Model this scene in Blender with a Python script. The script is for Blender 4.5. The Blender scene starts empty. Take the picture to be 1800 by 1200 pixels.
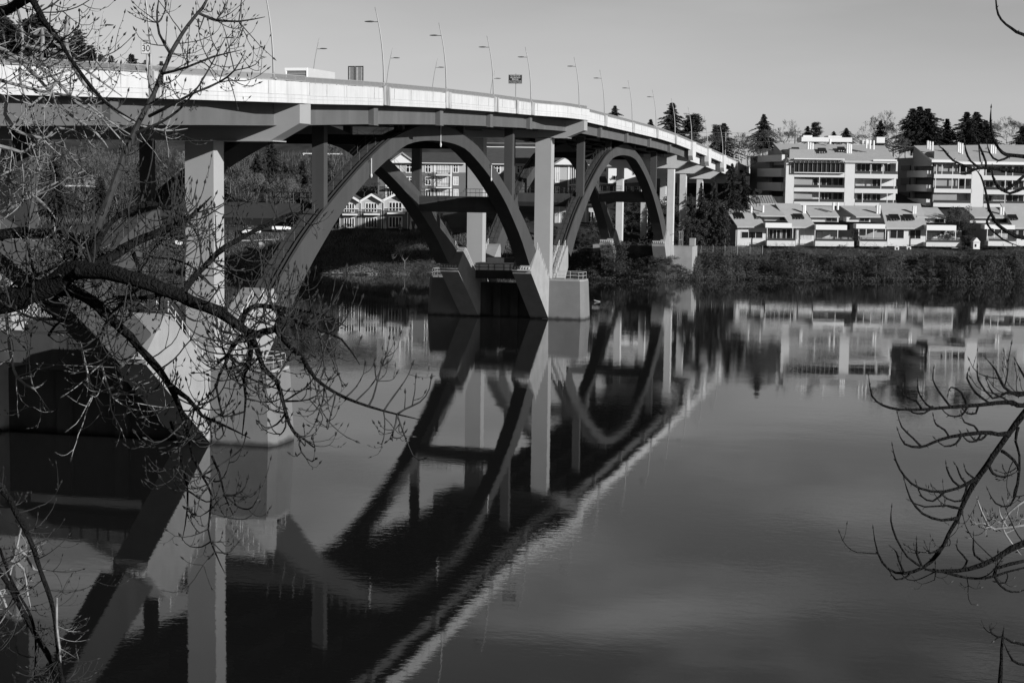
import bpy, math, random
from mathutils import Vector, Matrix
random.seed(7)
S = bpy.context.scene
# ------------------------------------------------------------------ camera
CP = Vector((-127.9005, -70.7376, 21.9909)); TH, PI_, RO, FPX = .2661, .0973, .0124, 2960.76
fw = Vector((math.cos(TH)*math.cos(PI_), math.sin(TH)*math.cos(PI_), -math.sin(PI_)))
rt = Vector((math.sin(TH), -math.cos(TH), 0)); up = rt.cross(fw)
CR = rt*math.cos(RO)+up*math.sin(RO); CU = -rt*math.sin(RO)+up*math.cos(RO)
cam = bpy.data.objects.new('camera', bpy.data.cameras.new('camera'))
S.collection.objects.link(cam)
cam.matrix_world = Matrix(((CR.x, CU.x, -fw.x, CP.x), (CR.y, CU.y, -fw.y, CP.y), (CR.z, CU.z, -fw.z, CP.z), (0, 0, 0, 1)))
cam.data.sensor_width = 36; cam.data.lens = FPX*36/1800
cam.data.clip_start = .1; cam.data.clip_end = 12000
S.camera = cam
R_ = Vector((math.sin(TH), -math.cos(TH), 0)); F_ = Vector((math.cos(TH), math.sin(TH), 0)); Z_ = Vector((0, 0, 1))
# ------------------------------------------------------------------ sky and sun
SUN_EL, SUN_D = math.radians(17.5), Vector((-.43, -.90, 0)).normalized()
wd = bpy.data.worlds.new("World"); S.world = wd; wd.use_nodes = True
nt = wd.node_tree; nt.nodes.clear()
sky = nt.nodes.new('ShaderNodeTexSky'); sky.sky_type = 'NISHITA'; sky.sun_disc = False
sky.sun_elevation = SUN_EL; sky.sun_rotation = math.atan2(SUN_D.x, SUN_D.y)
sky.air_density = 2.2; sky.dust_density = .1; sky.ozone_density = 1.0
sep = nt.nodes.new('ShaderNodeSeparateColor'); bg = nt.nodes.new('ShaderNodeBackground'); wo = nt.nodes.new('ShaderNodeOutputWorld')
mx = nt.nodes.new('ShaderNodeMath'); mx.operation = 'MULTIPLY'; mx.inputs[1].default_value = -.3      # monochrome mix of a deep red filter: red less a little blue
m2 = nt.nodes.new('ShaderNodeMath'); m2.operation = 'ADD'; m2.use_clamp = False
m3 = nt.nodes.new('ShaderNodeMath'); m3.operation = 'MAXIMUM'; m3.inputs[1].default_value = 0.0
nt.links.new(sky.outputs[0], sep.inputs[0]); nt.links.new(sep.outputs[2], mx.inputs[0]); nt.links.new(sep.outputs[0], m2.inputs[0]); nt.links.new(mx.outputs[0], m2.inputs[1])
nt.links.new(m2.outputs[0], m3.inputs[0]); 
tcw = nt.nodes.new('ShaderNodeTexCoord'); mpw = nt.nodes.new('ShaderNodeMapping'); mpw.inputs['Scale'].default_value = (1.6, 1.6, 8); mpw.inputs['Rotation'].default_value = (.04, .05, 0)
nzw = nt.nodes.new('ShaderNodeTexNoise'); nzw.inputs['Scale'].default_value = 1.9; nzw.inputs['Detail'].default_value = 6; nzw.inputs['Roughness'].default_value = .5
cov = nt.nodes.new('ShaderNodeMapRange'); cov.inputs[1].default_value = .46; cov.inputs[2].default_value = .74; cov.inputs[4].default_value = 8.5     # thin cirrus, brightness in sky units
spz = nt.nodes.new('ShaderNodeSeparateXYZ'); elv = nt.nodes.new('ShaderNodeMapRange'); elv.inputs[1].default_value = .09; elv.inputs[2].default_value = .20; elv.inputs[3].default_value = .085; elv.inputs[4].default_value = 1
high = nt.nodes.new('ShaderNodeMapRange'); high.inputs[1].default_value = .30; high.inputs[2].default_value = .5; high.inputs[3].default_value = 1; high.inputs[4].default_value = 0
cm = nt.nodes.new('ShaderNodeMath'); cm.operation = 'MULTIPLY'; cm2 = nt.nodes.new('ShaderNodeMath'); cm2.operation = 'MULTIPLY'; ca = nt.nodes.new('ShaderNodeMath'); ca.operation = 'ADD'
L_ = nt.links.new
L_(tcw.outputs['Generated'], mpw.inputs[0]); L_(mpw.outputs[0], nzw.inputs[0]); L_(nzw.outputs[0], cov.inputs[0]); L_(tcw.outputs['Generated'], spz.inputs[0]); L_(spz.outputs[2], elv.inputs[0]); L_(spz.outputs[2], high.inputs[0])
L_(cov.outputs[0], cm.inputs[0]); L_(elv.outputs[0], cm.inputs[1]); L_(cm.outputs[0], cm2.inputs[0]); L_(high.outputs[0], cm2.inputs[1]); L_(cm2.outputs[0], ca.inputs[0]); L_(m3.outputs[0], ca.inputs[1]); L_(ca.outputs[0], bg.inputs[0]); nt.links.new(bg.outputs[0], wo.inputs[0])
bg.inputs[1].default_value = .05
sl = bpy.data.lights.new('sun', 'SUN'); sl.energy = 5.0; sl.angle = math.radians(.5); sl.color = (1, 1, 1)
so = bpy.data.objects.new('sun', sl); S.collection.objects.link(so)
tosun = (SUN_D*math.cos(SUN_EL)+Z_*math.sin(SUN_EL)).normalized()
so.rotation_euler = tosun.to_track_quat('Z', 'Y').to_euler(); so.location = (0, -200, 200)
S.view_settings.view_transform = 'Standard'; S.view_settings.look = 'None'; S.view_settings.gamma = 1
S.view_settings.exposure = 0.42

# ------------------------------------------------------------------ helpers
def at(px, py, w):
    """world point seen at photo pixel (1800x1200) at forward distance w"""
    v = fw + CR*((px-900)/FPX) - CU*((py-600)/FPX)
    return CP + v*(w/v.dot(F_))
def on_y(px, py, Y):
    v = fw + CR*((px-900)/FPX) - CU*((py-600)/FPX)
    return CP + v*((Y-CP.y)/v.y)
def tag(o, label=None, cat=None, group=None, kind=None):
    if label: o['label'] = label
    if cat: o['category'] = cat
    if group: o['group'] = group
    if kind: o['kind'] = kind
    return o
def empty(name, loc, label, cat, group=None):
    o = bpy.data.objects.new(name, None); S.collection.objects.link(o); o.location = loc; o.empty_display_size = .2
    return tag(o, label, cat, group)
def orig(o):
    p = Vector((0, 0, 0))
    while o: p = p+Vector(o.location); o = o.parent
    return p
class MB:
    def __init__(s): s.v = []; s.f = []
    def poly(s, pts): n = len(s.v); s.v += [tuple(p) for p in pts]; s.f.append(tuple(range(n, n+len(pts)))); return s
    def hexa(s, p):
        n = len(s.v); s.v += [tuple(q) for q in p]
        for a in ((0, 3, 2, 1), (4, 5, 6, 7), (0, 1, 5, 4), (1, 2, 6, 5), (2, 3, 7, 6), (3, 0, 4, 7)): s.f.append(tuple(n+i for i in a))
        return s
    def box(s, x0, x1, y0, y1, z0, z1):
        return s.hexa([(x0, y0, z0), (x1, y0, z0), (x1, y1, z0), (x0, y1, z0), (x0, y0, z1), (x1, y0, z1), (x1, y1, z1), (x0, y1, z1)])
    def bar(s, a, b, r, n=4, r2=None):
        return s.tube([a, b], [r, r if r2 is None else r2], n)
    def tube(s, pts, rad, n=5, cap=True):
        pts = [Vector(p) for p in pts]; m = len(pts)
        if not isinstance(rad, (list, tuple)): rad = [rad]*m
        base = len(s.v); u = None
        for i, p in enumerate(pts):
            d = (pts[min(i+1, m-1)]-pts[max(i-1, 0)])
            if d.length < 1e-9: d = Vector((0, 0, 1))
            d.normalize()
            if u is None: u = d.orthogonal().normalized()
            u = (u-d*u.dot(d))
            if u.length < 1e-6: u = d.orthogonal()
            u.normalize(); w = d.cross(u)
            for k in range(n):
                a = 2*math.pi*(k+.5)/n
                s.v.append(tuple(p+(u*math.cos(a)+w*math.sin(a))*rad[i]))
        for i in range(m-1):
            for k in range(n):
                a = base+i*n+k; b = base+i*n+(k+1) % n
                s.f.append((a, b, b+n, a+n))
        if cap and n > 3:
            s.f.append(tuple(base+k for k in range(n-1, -1, -1))); s.f.append(tuple(base+(m-1)*n+k for k in range(n)))
        return s
    def prism(s, poly, h):
        """poly: list of Vectors, h: extrusion vector"""
        h = Vector(h); n = len(poly); b = len(s.v)
        s.v += [tuple(p) for p in poly]+[tuple(Vector(p)+h) for p in poly]
        s.f.append(tuple(range(b+n-1, b-1, -1))); s.f.append(tuple(range(b+n, b+2*n)))
        for i in range(n):
            j = (i+1) % n; s.f.append((b+i, b+j, b+n+j, b+n+i))
        return s
    def strip(s, secs, closed=True):
        """loft of equal-length rings"""
        b = len(s.v); n = len(secs[0])
        for r in secs: s.v += [tuple(p) for p in r]
        for i in range(len(secs)-1):
            for k in range(n if closed else n-1):
                a = b+i*n+k; c = b+i*n+(k+1) % n; s.f.append((a, c, c+n, a+n))
        if closed:
            s.f.append(tuple(b+k for k in range(n-1, -1, -1))); s.f.append(tuple(b+(len(secs)-1)*n+k for k in range(n)))
        return s
    def build(s, name, mat, parent=None, smooth=False):
        o0 = orig(parent) if parent else Vector((0, 0, 0))
        me = bpy.data.meshes.new(name)
        me.from_pydata([(x-o0.x, y-o0.y, z-o0.z) for x, y, z in s.v], [], s.f)
        me.validate(); me.update()
        me.materials.append(mat)
        if smooth: me.polygons.foreach_set('use_smooth', [True]*len(me.polygons))
        o = bpy.data.objects.new(name, me); S.collection.objects.link(o)
        if parent: o.parent = parent
        return o
def fix_normals(o):
    import bmesh
    b = bmesh.new(); b.from_mesh(o.data); bmesh.ops.recalc_face_normals(b, faces=b.faces); b.to_mesh(o.data); b.free(); return o

# ------------------------------------------------------------------ materials (all neutral: the place as monochrome film sees it)
ALB = .78
def mat(name, v, rough=.7, spec=.4, var=0, scale=1, metal=0, stretch=(1, 1, 1), bump=0, bscale=None, lo=None, hi=None, detail=5, rn=False):
    v *= ALB; m = bpy.data.materials.new(name); m.use_nodes = True; t = m.node_tree; b = t.nodes['Principled BSDF']
    b.inputs['Roughness'].default_value = rough; b.inputs['Metallic'].default_value = metal
    b.inputs['Specular IOR Level'].default_value = spec
    b.inputs['Base Color'].default_value = (v, v, v, 1)
    tc = t.nodes.new('ShaderNodeTexCoord'); mp = t.nodes.new('ShaderNodeMapping'); mp.inputs['Scale'].default_value = stretch
    t.links.new(tc.outputs['Object'], mp.inputs[0])
    if var:
        n = t.nodes.new('ShaderNodeTexNoise'); n.inputs['Scale'].default_value = scale; n.inputs['Detail'].default_value = detail
        n.inputs['Roughness'].default_value = .65
        t.links.new(mp.outputs[0], n.inputs[0])
        r = t.nodes.new('ShaderNodeValToRGB'); a = max(0, v*(1-var)); c = min(.95, v*(1+var))
        r.color_ramp.elements[0].position = lo or .3; r.color_ramp.elements[1].position = hi or .7
        r.color_ramp.elements[0].color = (a, a, a, 1); r.color_ramp.elements[1].color = (c, c, c, 1)
        t.links.new(n.outputs[0], r.inputs[0]); t.links.new(r.outputs[0], b.inputs['Base Color'])
    if bump:
        n2 = t.nodes.new('ShaderNodeTexNoise'); n2.inputs['Scale'].default_value = bscale or scale*4; n2.inputs['Detail'].default_value = 4
        bp = t.nodes.new('ShaderNodeBump'); bp.inputs['Strength'].default_value = bump; bp.inputs['Distance'].default_value = .1
        t.links.new(mp.outputs[0], n2.inputs[0]); t.links.new(n2.outputs[0], bp.inputs['Height']); t.links.new(bp.outputs[0], b.inputs['Normal'])
    return m
def streaks(m, scale=(1.2, 1.2, .12), amount=.5, lo=.55, hi=.8, dark=.12):
    """adds rain streaks running down a wall (a stain of its own shape)"""
    t = m.node_tree; b = t.nodes['Principled BSDF']; src = b.inputs['Base Color']
    tc = t.nodes.new('ShaderNodeTexCoord'); mp = t.nodes.new('ShaderNodeMapping'); mp.inputs['Scale'].default_value = scale
    n = t.nodes.new('ShaderNodeTexNoise'); n.inputs['Scale'].default_value = 1.0; n.inputs['Detail'].default_value = 6
    r = t.nodes.new('ShaderNodeMapRange'); r.inputs[1].default_value = lo; r.inputs[2].default_value = hi; r.inputs[4].default_value = amount
    x = t.nodes.new('ShaderNodeMix'); x.data_type = 'RGBA'; x.inputs[7].default_value = (dark, dark, dark, 1)
    t.links.new(tc.outputs['Object'], mp.inputs[0]); t.links.new(mp.outputs[0], n.inputs[0]); t.links.new(n.outputs[0], r.inputs[0]); t.links.new(r.outputs[0], x.inputs[0])
    if src.is_linked: t.links.new(src.links[0].from_socket, x.inputs[6])
    else: x.inputs[6].default_value = src.default_value
    t.links.new(x.outputs[2], src); return m
def tide(m, z0=.2, z1=.75):
    """dark algae band left on the concrete by the river"""
    t = m.node_tree; b = t.nodes['Principled BSDF']; src = b.inputs['Base Color']
    g_ = t.nodes.new('ShaderNodeNewGeometry'); sp = t.nodes.new('ShaderNodeSeparateXYZ'); n = t.nodes.new('ShaderNodeTexNoise'); n.inputs['Scale'].default_value = .9; n.inputs['Detail'].default_value = 6
    ad = t.nodes.new('ShaderNodeMath'); ad.operation = 'MULTIPLY_ADD'; ad.inputs[1].default_value = -.7
    r = t.nodes.new('ShaderNodeMapRange'); r.inputs[1].default_value = z0; r.inputs[2].default_value = z1-.5; r.inputs[3].default_value = .85; r.inputs[4].default_value = 0
    x = t.nodes.new('ShaderNodeMix'); x.data_type = 'RGBA'; x.inputs[7].default_value = (.02, .02, .02, 1)
    t.links.new(g_.outputs['Position'], sp.inputs[0]); t.links.new(g_.outputs['Position'], n.inputs[0]); t.links.new(n.outputs[0], ad.inputs[0]); t.links.new(sp.outputs[2], ad.inputs[2])
    t.links.new(ad.outputs[0], r.inputs[0]); t.links.new(r.outputs[0], x.inputs[0])
    r.inputs[1].default_value = -.25; r.inputs[2].default_value = .12
    t.links.new(src.links[0].from_socket, x.inputs[6]); t.links.new(x.outputs[2], src); return m
M = {}
M['fascia'] = streaks(mat('fascia_concrete', .58, .8, .3, .07, .5, bump=.1), (2.6, .3, .10), .42, .5, .75, .22)
M['joint'] = mat('joint_stain', .40, .9, .2, .3, 1.5)
M['pilaster'] = streaks(mat('stained_concrete', .46, .85, .3, .12, 1.0), (3, 3, .25), .85, .44, .62, .10)
M['column'] = streaks(mat('painted_column', .36, .55, .35, .04, .3), (.8, .8, .05), .12, .5, .8, .2)
M['cap'] = mat('painted_cap', .34, .5, .35, .04, .3)
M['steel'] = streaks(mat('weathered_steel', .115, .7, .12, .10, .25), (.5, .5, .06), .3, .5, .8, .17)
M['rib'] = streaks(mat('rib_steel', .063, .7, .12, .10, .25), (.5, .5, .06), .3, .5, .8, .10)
M['steel_dark'] = mat('shadow_steel', .02, .8, .1, .1, .5)  # shade under the deck put into a darker steel
M['pier'] = streaks(mat('shaded_pier_concrete', .065, .9, .1, .16, .35, bump=.15), (.7, .7, .2), .45, .5, .8, .12)  # shade between the feet put into a darker concrete
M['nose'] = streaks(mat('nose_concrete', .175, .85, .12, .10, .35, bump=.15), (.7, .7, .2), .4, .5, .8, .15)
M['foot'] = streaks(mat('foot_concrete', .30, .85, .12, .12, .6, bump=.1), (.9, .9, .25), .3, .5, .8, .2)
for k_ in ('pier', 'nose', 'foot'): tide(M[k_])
M['approach'] = streaks(mat('approach_concrete', .55, .8, .3, .08, .4), (1, 1, .15), .2, .5, .8, .3)
M['rail'] = mat('galvanised_rail', .30, .5, .5)
M['rail_dark'] = mat('dark_rail', .03, .5, .4)
M['rail_white'] = mat('pale_rail', .5, .5, .4)
M['asphalt'] = mat('asphalt', .05, .9, .2, .15, 2)
M['pole'] = mat('pole_paint', .34, .45, .5)
M['lamp'] = mat('lamp_metal', .07, .4, .5)
M['white'] = mat('white_paint', .62, .6, .3)
M['truck'] = mat('truck_white_dimmed', .50, .6, .3, .05, .6)  # white cargo box, dimmed in colour for the weaker light on its side
M['bright'] = mat('sunlit_white', 1.1, .6, .3)  # rear frame white, raised in colour for stronger sun on the back
M['black'] = mat('black_paint', .012, .5, .4)
M['grey'] = mat('grey_paint', .2, .6, .4)
M['glass'] = mat('window_glass', .012, .3, .3)
M['curtain'] = mat('curtain_glass', .48, .3, .5, .25, .8)
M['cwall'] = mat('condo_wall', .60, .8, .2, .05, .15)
M['cside'] = mat('condo_side', .30, .85, .2, .06, .2)  # condo wall darkened in colour for its shaded sides; elsewhere plain grey
M['croof'] = mat('condo_roof', .44, .8, .2, .06, .6)
M['trim'] = mat('white_trim', .72, .6, .3)
M['siding'] = mat('grey_siding', .14, .8, .2, .06, .5)
M['siding_light'] = mat('light_siding', .42, .8, .2, .05, .5)
M['droof'] = mat('dark_roof', .075, .85, .2, .1, .8)
M['deck_glass'] = mat('tinted_glass', .05, .15, .5)
M['bark'] = mat('bark', .016, .9, .1, .5, 40, bump=.9, bscale=60)
M['twig'] = mat('twig_bark', .032, .8, .2, .5, 14)
M['pale'] = mat('pale_bark', .24, .8, .2, .5, 16)
M['bud'] = mat('bud', .03, .6, .3)
M['needles'] = mat('needles', .042, .8, .1, .6, .6)
M['leaf'] = mat('evergreen_leaf', .05, .7, .2, .6, .5)
M['leaf2'] = mat('bramble_leaf', .060, .7, .2, .75, .35, detail=8)
M['grass'] = mat('bank_grass', .11, .8, .1, .7, .35, detail=8)
M['straw'] = mat('dry_stem', .11, .85, .1, .5, .6)
M['bare'] = mat('bare_twigs', .12, .85, .1, .35, .2)
M['trunk'] = mat('trunk_bark', .08, .9, .1, .3, 1)
M['rock'] = mat('rock', .22, .9, .1, .5, .8)
M['ground'] = mat('ground', .045, .95, .1, .6, .12, detail=9)

# ------------------------------------------------------------------ ground, water
def lerp(tab, x):
    if x <= tab[0][0]: return tab[0][1]
    for (a, b), (c, d) in zip(tab, tab[1:]):
        if x <= c: return b+(d-b)*(x-a)/(c-a)
    return tab[-1][1]
HR = [(-400, 20.3), (0, 20.3), (2, 20), (34, -3), (60, -6), (360, -6), (371, -1.5), (375, .4), (381, 4.8), (386, 5.9), (397, 6.9), (408, 10), (425, 16), (450, 18), (480, 22), (530, 25), (620, 26), (900, 26), (4000, 26)]
HL = [(-400, 20.3), (0, 20.3), (2, 20), (34, -3), (60, -6), (360, -6), (371, -1.2), (375, .5), (384, 4.5), (394, 8.8), (408, 9.6), (425, 11), (450, 15), (480, 22), (530, 36), (600, 47), (900, 55), (4000, 55)]
def gz(s, w):
    if w > 362 and w < 384: w = w+(1.3*math.sin(s*.115+1)+.8*math.sin(s*.31)+.5*math.sin(s*.77+2))*min(1, (w-362)/8.)*min(1, (384-w)/5.)
    if w > 300: w = w+14*math.exp(-((s-27)/13.)**2)*max(0, min(1, (388-w)/18.))
    k = min(1, max(0, (s+20)/50.)); k = k*k*(3-2*k)
    z = lerp(HL, w)*(1-k)+lerp(HR, w)*k
    if w > 368: z += .35*math.sin(s*.31+w*.2)*math.sin(w*.23-s*.07)*min(1, (w-368)/10)
    return z
def sw(s, w): p = CP+R_*s+F_*w; return Vector((p.x, p.y, 0))
def gpt(s, w): p = sw(s, w); p.z = gz(s, w); return p
ss = [-4000, -1500, -700, -400]+[-300+i*6 for i in range(101)]+[400, 700, 1500, 4000]
ws = [-400, -60, -20, -5, 0, 2, 10, 20, 34, 60, 200, 350, 360]+[366+i*2.5 for i in range(24)]+[430+i*8 for i in range(22)]+[650, 800, 900, 1500, 4000]
g = MB()
for w in ws:
    for s_ in ss: g.v.append(tuple(gpt(s_, w)))
n = len(ss)
for i in range(len(ws)-1):
    for j in range(n-1): g.f.append((i*n+j, i*n+j+1, (i+1)*n+j+1, (i+1)*n+j))
tag(g.build('ground', M['ground'], smooth=True), kind='structure')
# water
m = bpy.data.materials.new('river_water'); m.use_nodes = True; t = m.node_tree; b = t.nodes['Principled BSDF']
b.inputs['Base Color'].default_value = (.010, .010, .010, 1); b.inputs['Roughness'].default_value = .02; b.inputs['IOR'].default_value = 1.33
tc = t.nodes.new('ShaderNodeTexCoord')
def nz(scale, st, det=3, rot=0.):
    mp = t.nodes.new('ShaderNodeMapping'); mp.inputs['Scale'].default_value = st; mp.inputs['Rotation'].default_value = (0, 0, rot)
    n = t.nodes.new('ShaderNodeTexNoise'); n.inputs['Scale'].default_value = scale; n.inputs['Detail'].default_value = det
    t.links.new(tc.outputs['Object'], mp.inputs[0]); t.links.new(mp.outputs[0], n.inputs[0]); return n.outputs[0]
def mth(op, a, b_=None, c=None):
    n = t.nodes.new('ShaderNodeMath'); n.operation = op
    for i, q in enumerate((a, b_, c)):
        if q is None: continue
        if hasattr(q, 'links'): t.links.new(q, n.inputs[i])
        else: n.inputs[i].default_value = q
    return n.outputs[0]
patch = t.nodes.new('ShaderNodeMapRange'); patch.inputs[1].default_value = .40; patch.inputs[2].default_value = .66; patch.inputs[3].default_value = .2; patch.inputs[4].default_value = 1
t.links.new(nz(.022, (1, 2.2, 1), 3, -.27), patch.inputs[0])
h1 = mth('MULTIPLY', nz(1.7, (1, .55, 1), 2, -.27), .0052)
h2 = mth('MULTIPLY', nz(6.0, (1, .6, 1), 2, -.2), .0018)
h3 = mth('MULTIPLY', nz(.14, (1, .6, 1), 2, .4), .010)
hh = mth('ADD', mth('MULTIPLY', mth('ADD', h1, h2), patch.outputs[0]), h3)
bp = t.nodes.new('ShaderNodeBump'); bp.inputs['Strength'].default_value = 1.0; bp.inputs['Distance'].default_value = 1.0
t.links.new(hh, bp.inputs['Height']); t.links.new(bp.outputs[0], b.inputs['Normal'])
g = MB(); g.poly([sw(-4000, 25), sw(4000, 25), sw(4000, 380), sw(-4000, 380)])
WATER = tag(g.build('water', m), kind='structure')

# ------------------------------------------------------------------ bridge
ZB = [(-150, 23.6), (-43, 26.25), (-28, 26.8), (-14, 27.28), (0, 27.66), (6, 27.9), (25, 28.62), (52, 29.46), (77, 30.07), (103, 30.62), (120, 30.83), (135, 30.95), (150, 30.7), (169, 30.42), (203, 29.83), (223, 29.2), (241, 28.4), (266, 27.3), (291, 26.1), (345, 23.6)]
import bisect
def smooth_tab(tab):
    def f(x):
        return (lerp(tab, x-6)+2*lerp(tab, x)+lerp(tab, x+6))/4
    return f
zb = smooth_tab(ZB)
FH = 1.68
def flare(X): return max(0, 110-max(X, 0))*.064
def yg(X): return 9+flare(X)                      # outer girder
def yf(X):                                         # fascia face with the two overlooks
    y = yg(X)+1.3
    for c0, c1, c2, c3, d in ((-14, -6, .8, 6, 1.15), (102, 114, 131.4, 143, 1.9)):
        if c0 < X < c3:
            y += d*(min(1, (X-c0)/(c1-c0)) if X < c1 else (1 if X <= c2 else 0))
    return y
def yr(X): return 11.05-3.9*min(max(X, 0), 129.5)/129.5   # outer face of the arch ribs
PX = [-141.5, 0, 129.5, 242]
bridge = empty('arch_bridge', (64, 0, 28), 'long curved deck arch bridge with pale concrete parapet and dark steel arches crossing the river', 'bridge')
Xs = sorted(set([-150+i*6 for i in range(83)]+[-14, -6, .8, .82, 102, 114, 131.4, 131.42, 345]))
# deck slab
d = MB(); d.strip([[(X, -yf(X)+.34, zb(X)+.12), (X, -yf(X)+.34, zb(X)+.62), (X, yf(X)-.34, zb(X)+.62), (X, yf(X)-.34, zb(X)+.12)] for X in Xs]); d.build('deck', M['asphalt'], bridge)
for sd in (-1, 1):
    d = MB()
    d.strip([[(X, sd*yf(X), zb(X)), (X, sd*(yf(X)+.0), zb(X)+.62), (X, sd*(yf(X)-.04), zb(X)+.66), (X, sd*(yf(X)-.04), zb(X)+FH), (X, sd*(yf(X)-.34), zb(X)+FH), (X, sd*(yf(X)-.34), zb(X))] for X in Xs])
    par = fix_normals(d.build('parapet', M['fascia'], bridge))
    for X in ([-96, -72, -48, -24, 27, 51.8, 77, 90, 101, 152, 176, 200, 221.5]):
        w2 = .55 if X == 90 else .95
        p = MB(); y = sd*yf(X); y0, y1 = y-sd*.4, y+sd*.16
        p.box(X-w2, X+w2, min(y0, y1), max(y0, y1), zb(X)+.02, zb(X)+FH+.12)
        p.build('pilaster', M['pilaster'], par)
    jn = MB()
    for zz in (.33, .64):
        jn.strip([[(X, sd*(yf(X)+.006), zb(X)+zz), (X, sd*(yf(X)+.006), zb(X)+zz+.028), (X, sd*(yf(X)-.05), zb(X)+zz+.028), (X, sd*(yf(X)-.05), zb(X)+zz)] for X in Xs])
    for i in range(-20, 47):
        X = i*7.3+.7+math.sin(i*2.3)*.9; y = sd*(yf(X)+.005); jn.box(X-.016, X+.016, min(y, y-sd*.09), max(y, y-sd*.09), zb(X)+.02, zb(X)+FH-.02)
    jn.build('joint_lines', M['joint'], par)['kind'] = 'stuff'
    # railing on the parapet
    r = MB(); Xr = [-150+i*2 for i in range(236)]
    for X0, X1 in zip(Xr, Xr[1:]):
        if sd > 0 and X0 > 210: break
        a = Vector((X0, sd*(yf(X0)-.18), zb(X0)+FH)); c = Vector((X1, sd*(yf(X1)-.18), zb(X1)+FH))
        r.hexa([a+Vector((0, -.04, .46)), c+Vector((0, -.04, .46)), c+Vector((0, .04, .46)), a+Vector((0, .04, .46)), a+Vector((0, -.04, .53)), c+Vector((0, -.04, .53)), c+Vector((0, .04, .53)), a+Vector((0, .04, .53))])
        r.hexa([a+Vector((0, -.03, .06)), c+Vector((0, -.03, .06)), c+Vector((0, .03, .06)), a+Vector((0, .03, .06)), a+Vector((0, -.03, .11)), c+Vector((0, -.03, .11)), c+Vector((0, .03, .11)), a+Vector((0, .03, .11))])
        for k in range(14):
            p = a.lerp(c, k/14); q = .035 if k == 0 else .018
            r.box(p.x-q, p.x+q, p.y-.02, p.y+.02, p.z-(.02 if k == 0 else -.08), p.z+.48)
    r.build('railing', M['rail'], bridge)
# girders
for fy in (-1, -.5, 0, .5, 1):
    d = MB(); st = []
    for X in [x for x in Xs if x <= 240]:
        y = fy*yg(X); top = zb(X)+.02; bot = zb(X)-1.78
        st.append([(X, y-.02, top), (X, y+.02, top), (X, y+.02, bot+.05), (X, y+.28, bot+.05), (X, y+.28, bot), (X, y-.28, bot), (X, y-.28, bot+.05), (X, y-.02, bot+.05)])
    d.strip(st); gd = fix_normals(d.build('girder', M['steel'], bridge))
    if abs(fy) == 1:
        for p0, p1, nn in ((-141.5, 0, 5), (0, 129.5, 5), (129.5, 242, 5)):
            for k in range(1, nn):
                s = MB(); X = p0+(p1-p0)*k/nn; y = fy*yg(X); y2 = y+fy*.62
                s.box(X-.6, X+.6, min(y, y2), max(y, y2), zb(X)-1.82, zb(X)-.25)
                s.box(X-.68, X+.68, min(y, y2+fy*.04), max(y, y2+fy*.04), zb(X)-1.9, zb(X)-1.8195)
                s.build('stiffener', M['steel'], gd)
fb = 0
for p0, p1 in zip(PX, PX[1:]):
    for k in range(1, 10):
        X = p0+(p1-p0)*k/10; y = yg(X)-.3
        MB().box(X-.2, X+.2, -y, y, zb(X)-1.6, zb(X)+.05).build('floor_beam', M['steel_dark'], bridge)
# caps and columns at the river piers
def capbeam(X, sc):
    y0, y1 = yr(X)+.1, yf(X)-.2; z1 = zb(X)-.02
    zc = zb(X)-3.0 if X < 60 else zb(X)-2.75
    e0 = zb(X)-1.62
    knee = y0+ (4.6 if X < 60 else 1.9)
    pts = [(-y1, z1), (-y1, e0), (-knee, zc), (knee, zc), (y1, e0), (y1, z1)]
    d = MB(); d.prism([Vector((X-1.05, y, z)) for y, z in pts], (2.3, 0, 0)); c = fix_normals(d.build('cap_beam', M['cap'], bridge))
    d = MB()
    for s in (-1, 1): d.box(X-1.3, X+1.5, s*y0-.0 if s > 0 else -knee-.3, knee+.3 if s > 0 else -y0, zc-.09, zc-.003)
    d.build('bearing_plate', M['cap'], c)
    return zc
for X in PX[:3]:
    zc = capbeam(X, 1)
    yc = yr(X)-.35-1.28
    for s in (-1, 1):
        d = MB(); d.box(X-.98, X+.98, s*yc-1.28, s*yc+1.28, 2, zc-.1); d.build('column', M['column'], bridge)
# arch ribs
def arch(p0, p1, zc0):
    """half profile by distance fraction from the crown: extrados, intrados"""
    c = (p0+p1)/2; h = (p1-p0)/2
    E_ = [(0, 0), (.26, -1.95), (.40, -4.5), (.515, -7.2), (.60, -9.4), (.70, -12.3), (.78, -15.2), (.83, -17.3)]
    I_ = [(0, -2.05), (.18, -2.65), (.29, -4.3), (.40, -6.5), (.52, -9.6), (.60, -12.3), (.68, -15.3), (.765, -19.3)]
    def cr(tab, x):  # catmull-rom
        x = min(max(x, 0), tab[-1][0])
        T = [(-tab[1][0], tab[1][1])]+tab+[(2*tab[-1][0]-tab[-2][0], 2*tab[-1][1]-tab[-2][1])]
        for i in range(1, len(T)-2):
            if x <= T[i+1][0]+1e-9:
                (xa, ya), (xb, yb), (xc, yc_), (xd, yd) = T[i-1:i+3]
                u = (x-xb)/(xc-xb); m0 = (yc_-ya)/(xc-xa)*(xc-xb); m1 = (yd-yb)/(xd-xb)*(xc-xb)
                return (2*u**3-3*u*u+1)*yb+(u**3-2*u*u+u)*m0+(-2*u**3+3*u*u)*yc_+(u**3-u*u)*m1
        return tab[-1][1]
    E = []; I = []
    for i in range(41):
        f = -1+i/20.
        sg = 1 if f > 0 else -1
        fe = abs(f)*.83; fi = abs(f)*.765
        E.append((c+sg*fe*h, zc0+cr(E_, fe))); I.append((c+sg*fi*h, zc0+cr(I_, fi)))
    return E, I
SP = [(PX[0], PX[1], 27.0), (PX[1], PX[2], 28.2), (PX[2], PX[3], 28.35)]
ARCH = []
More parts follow.
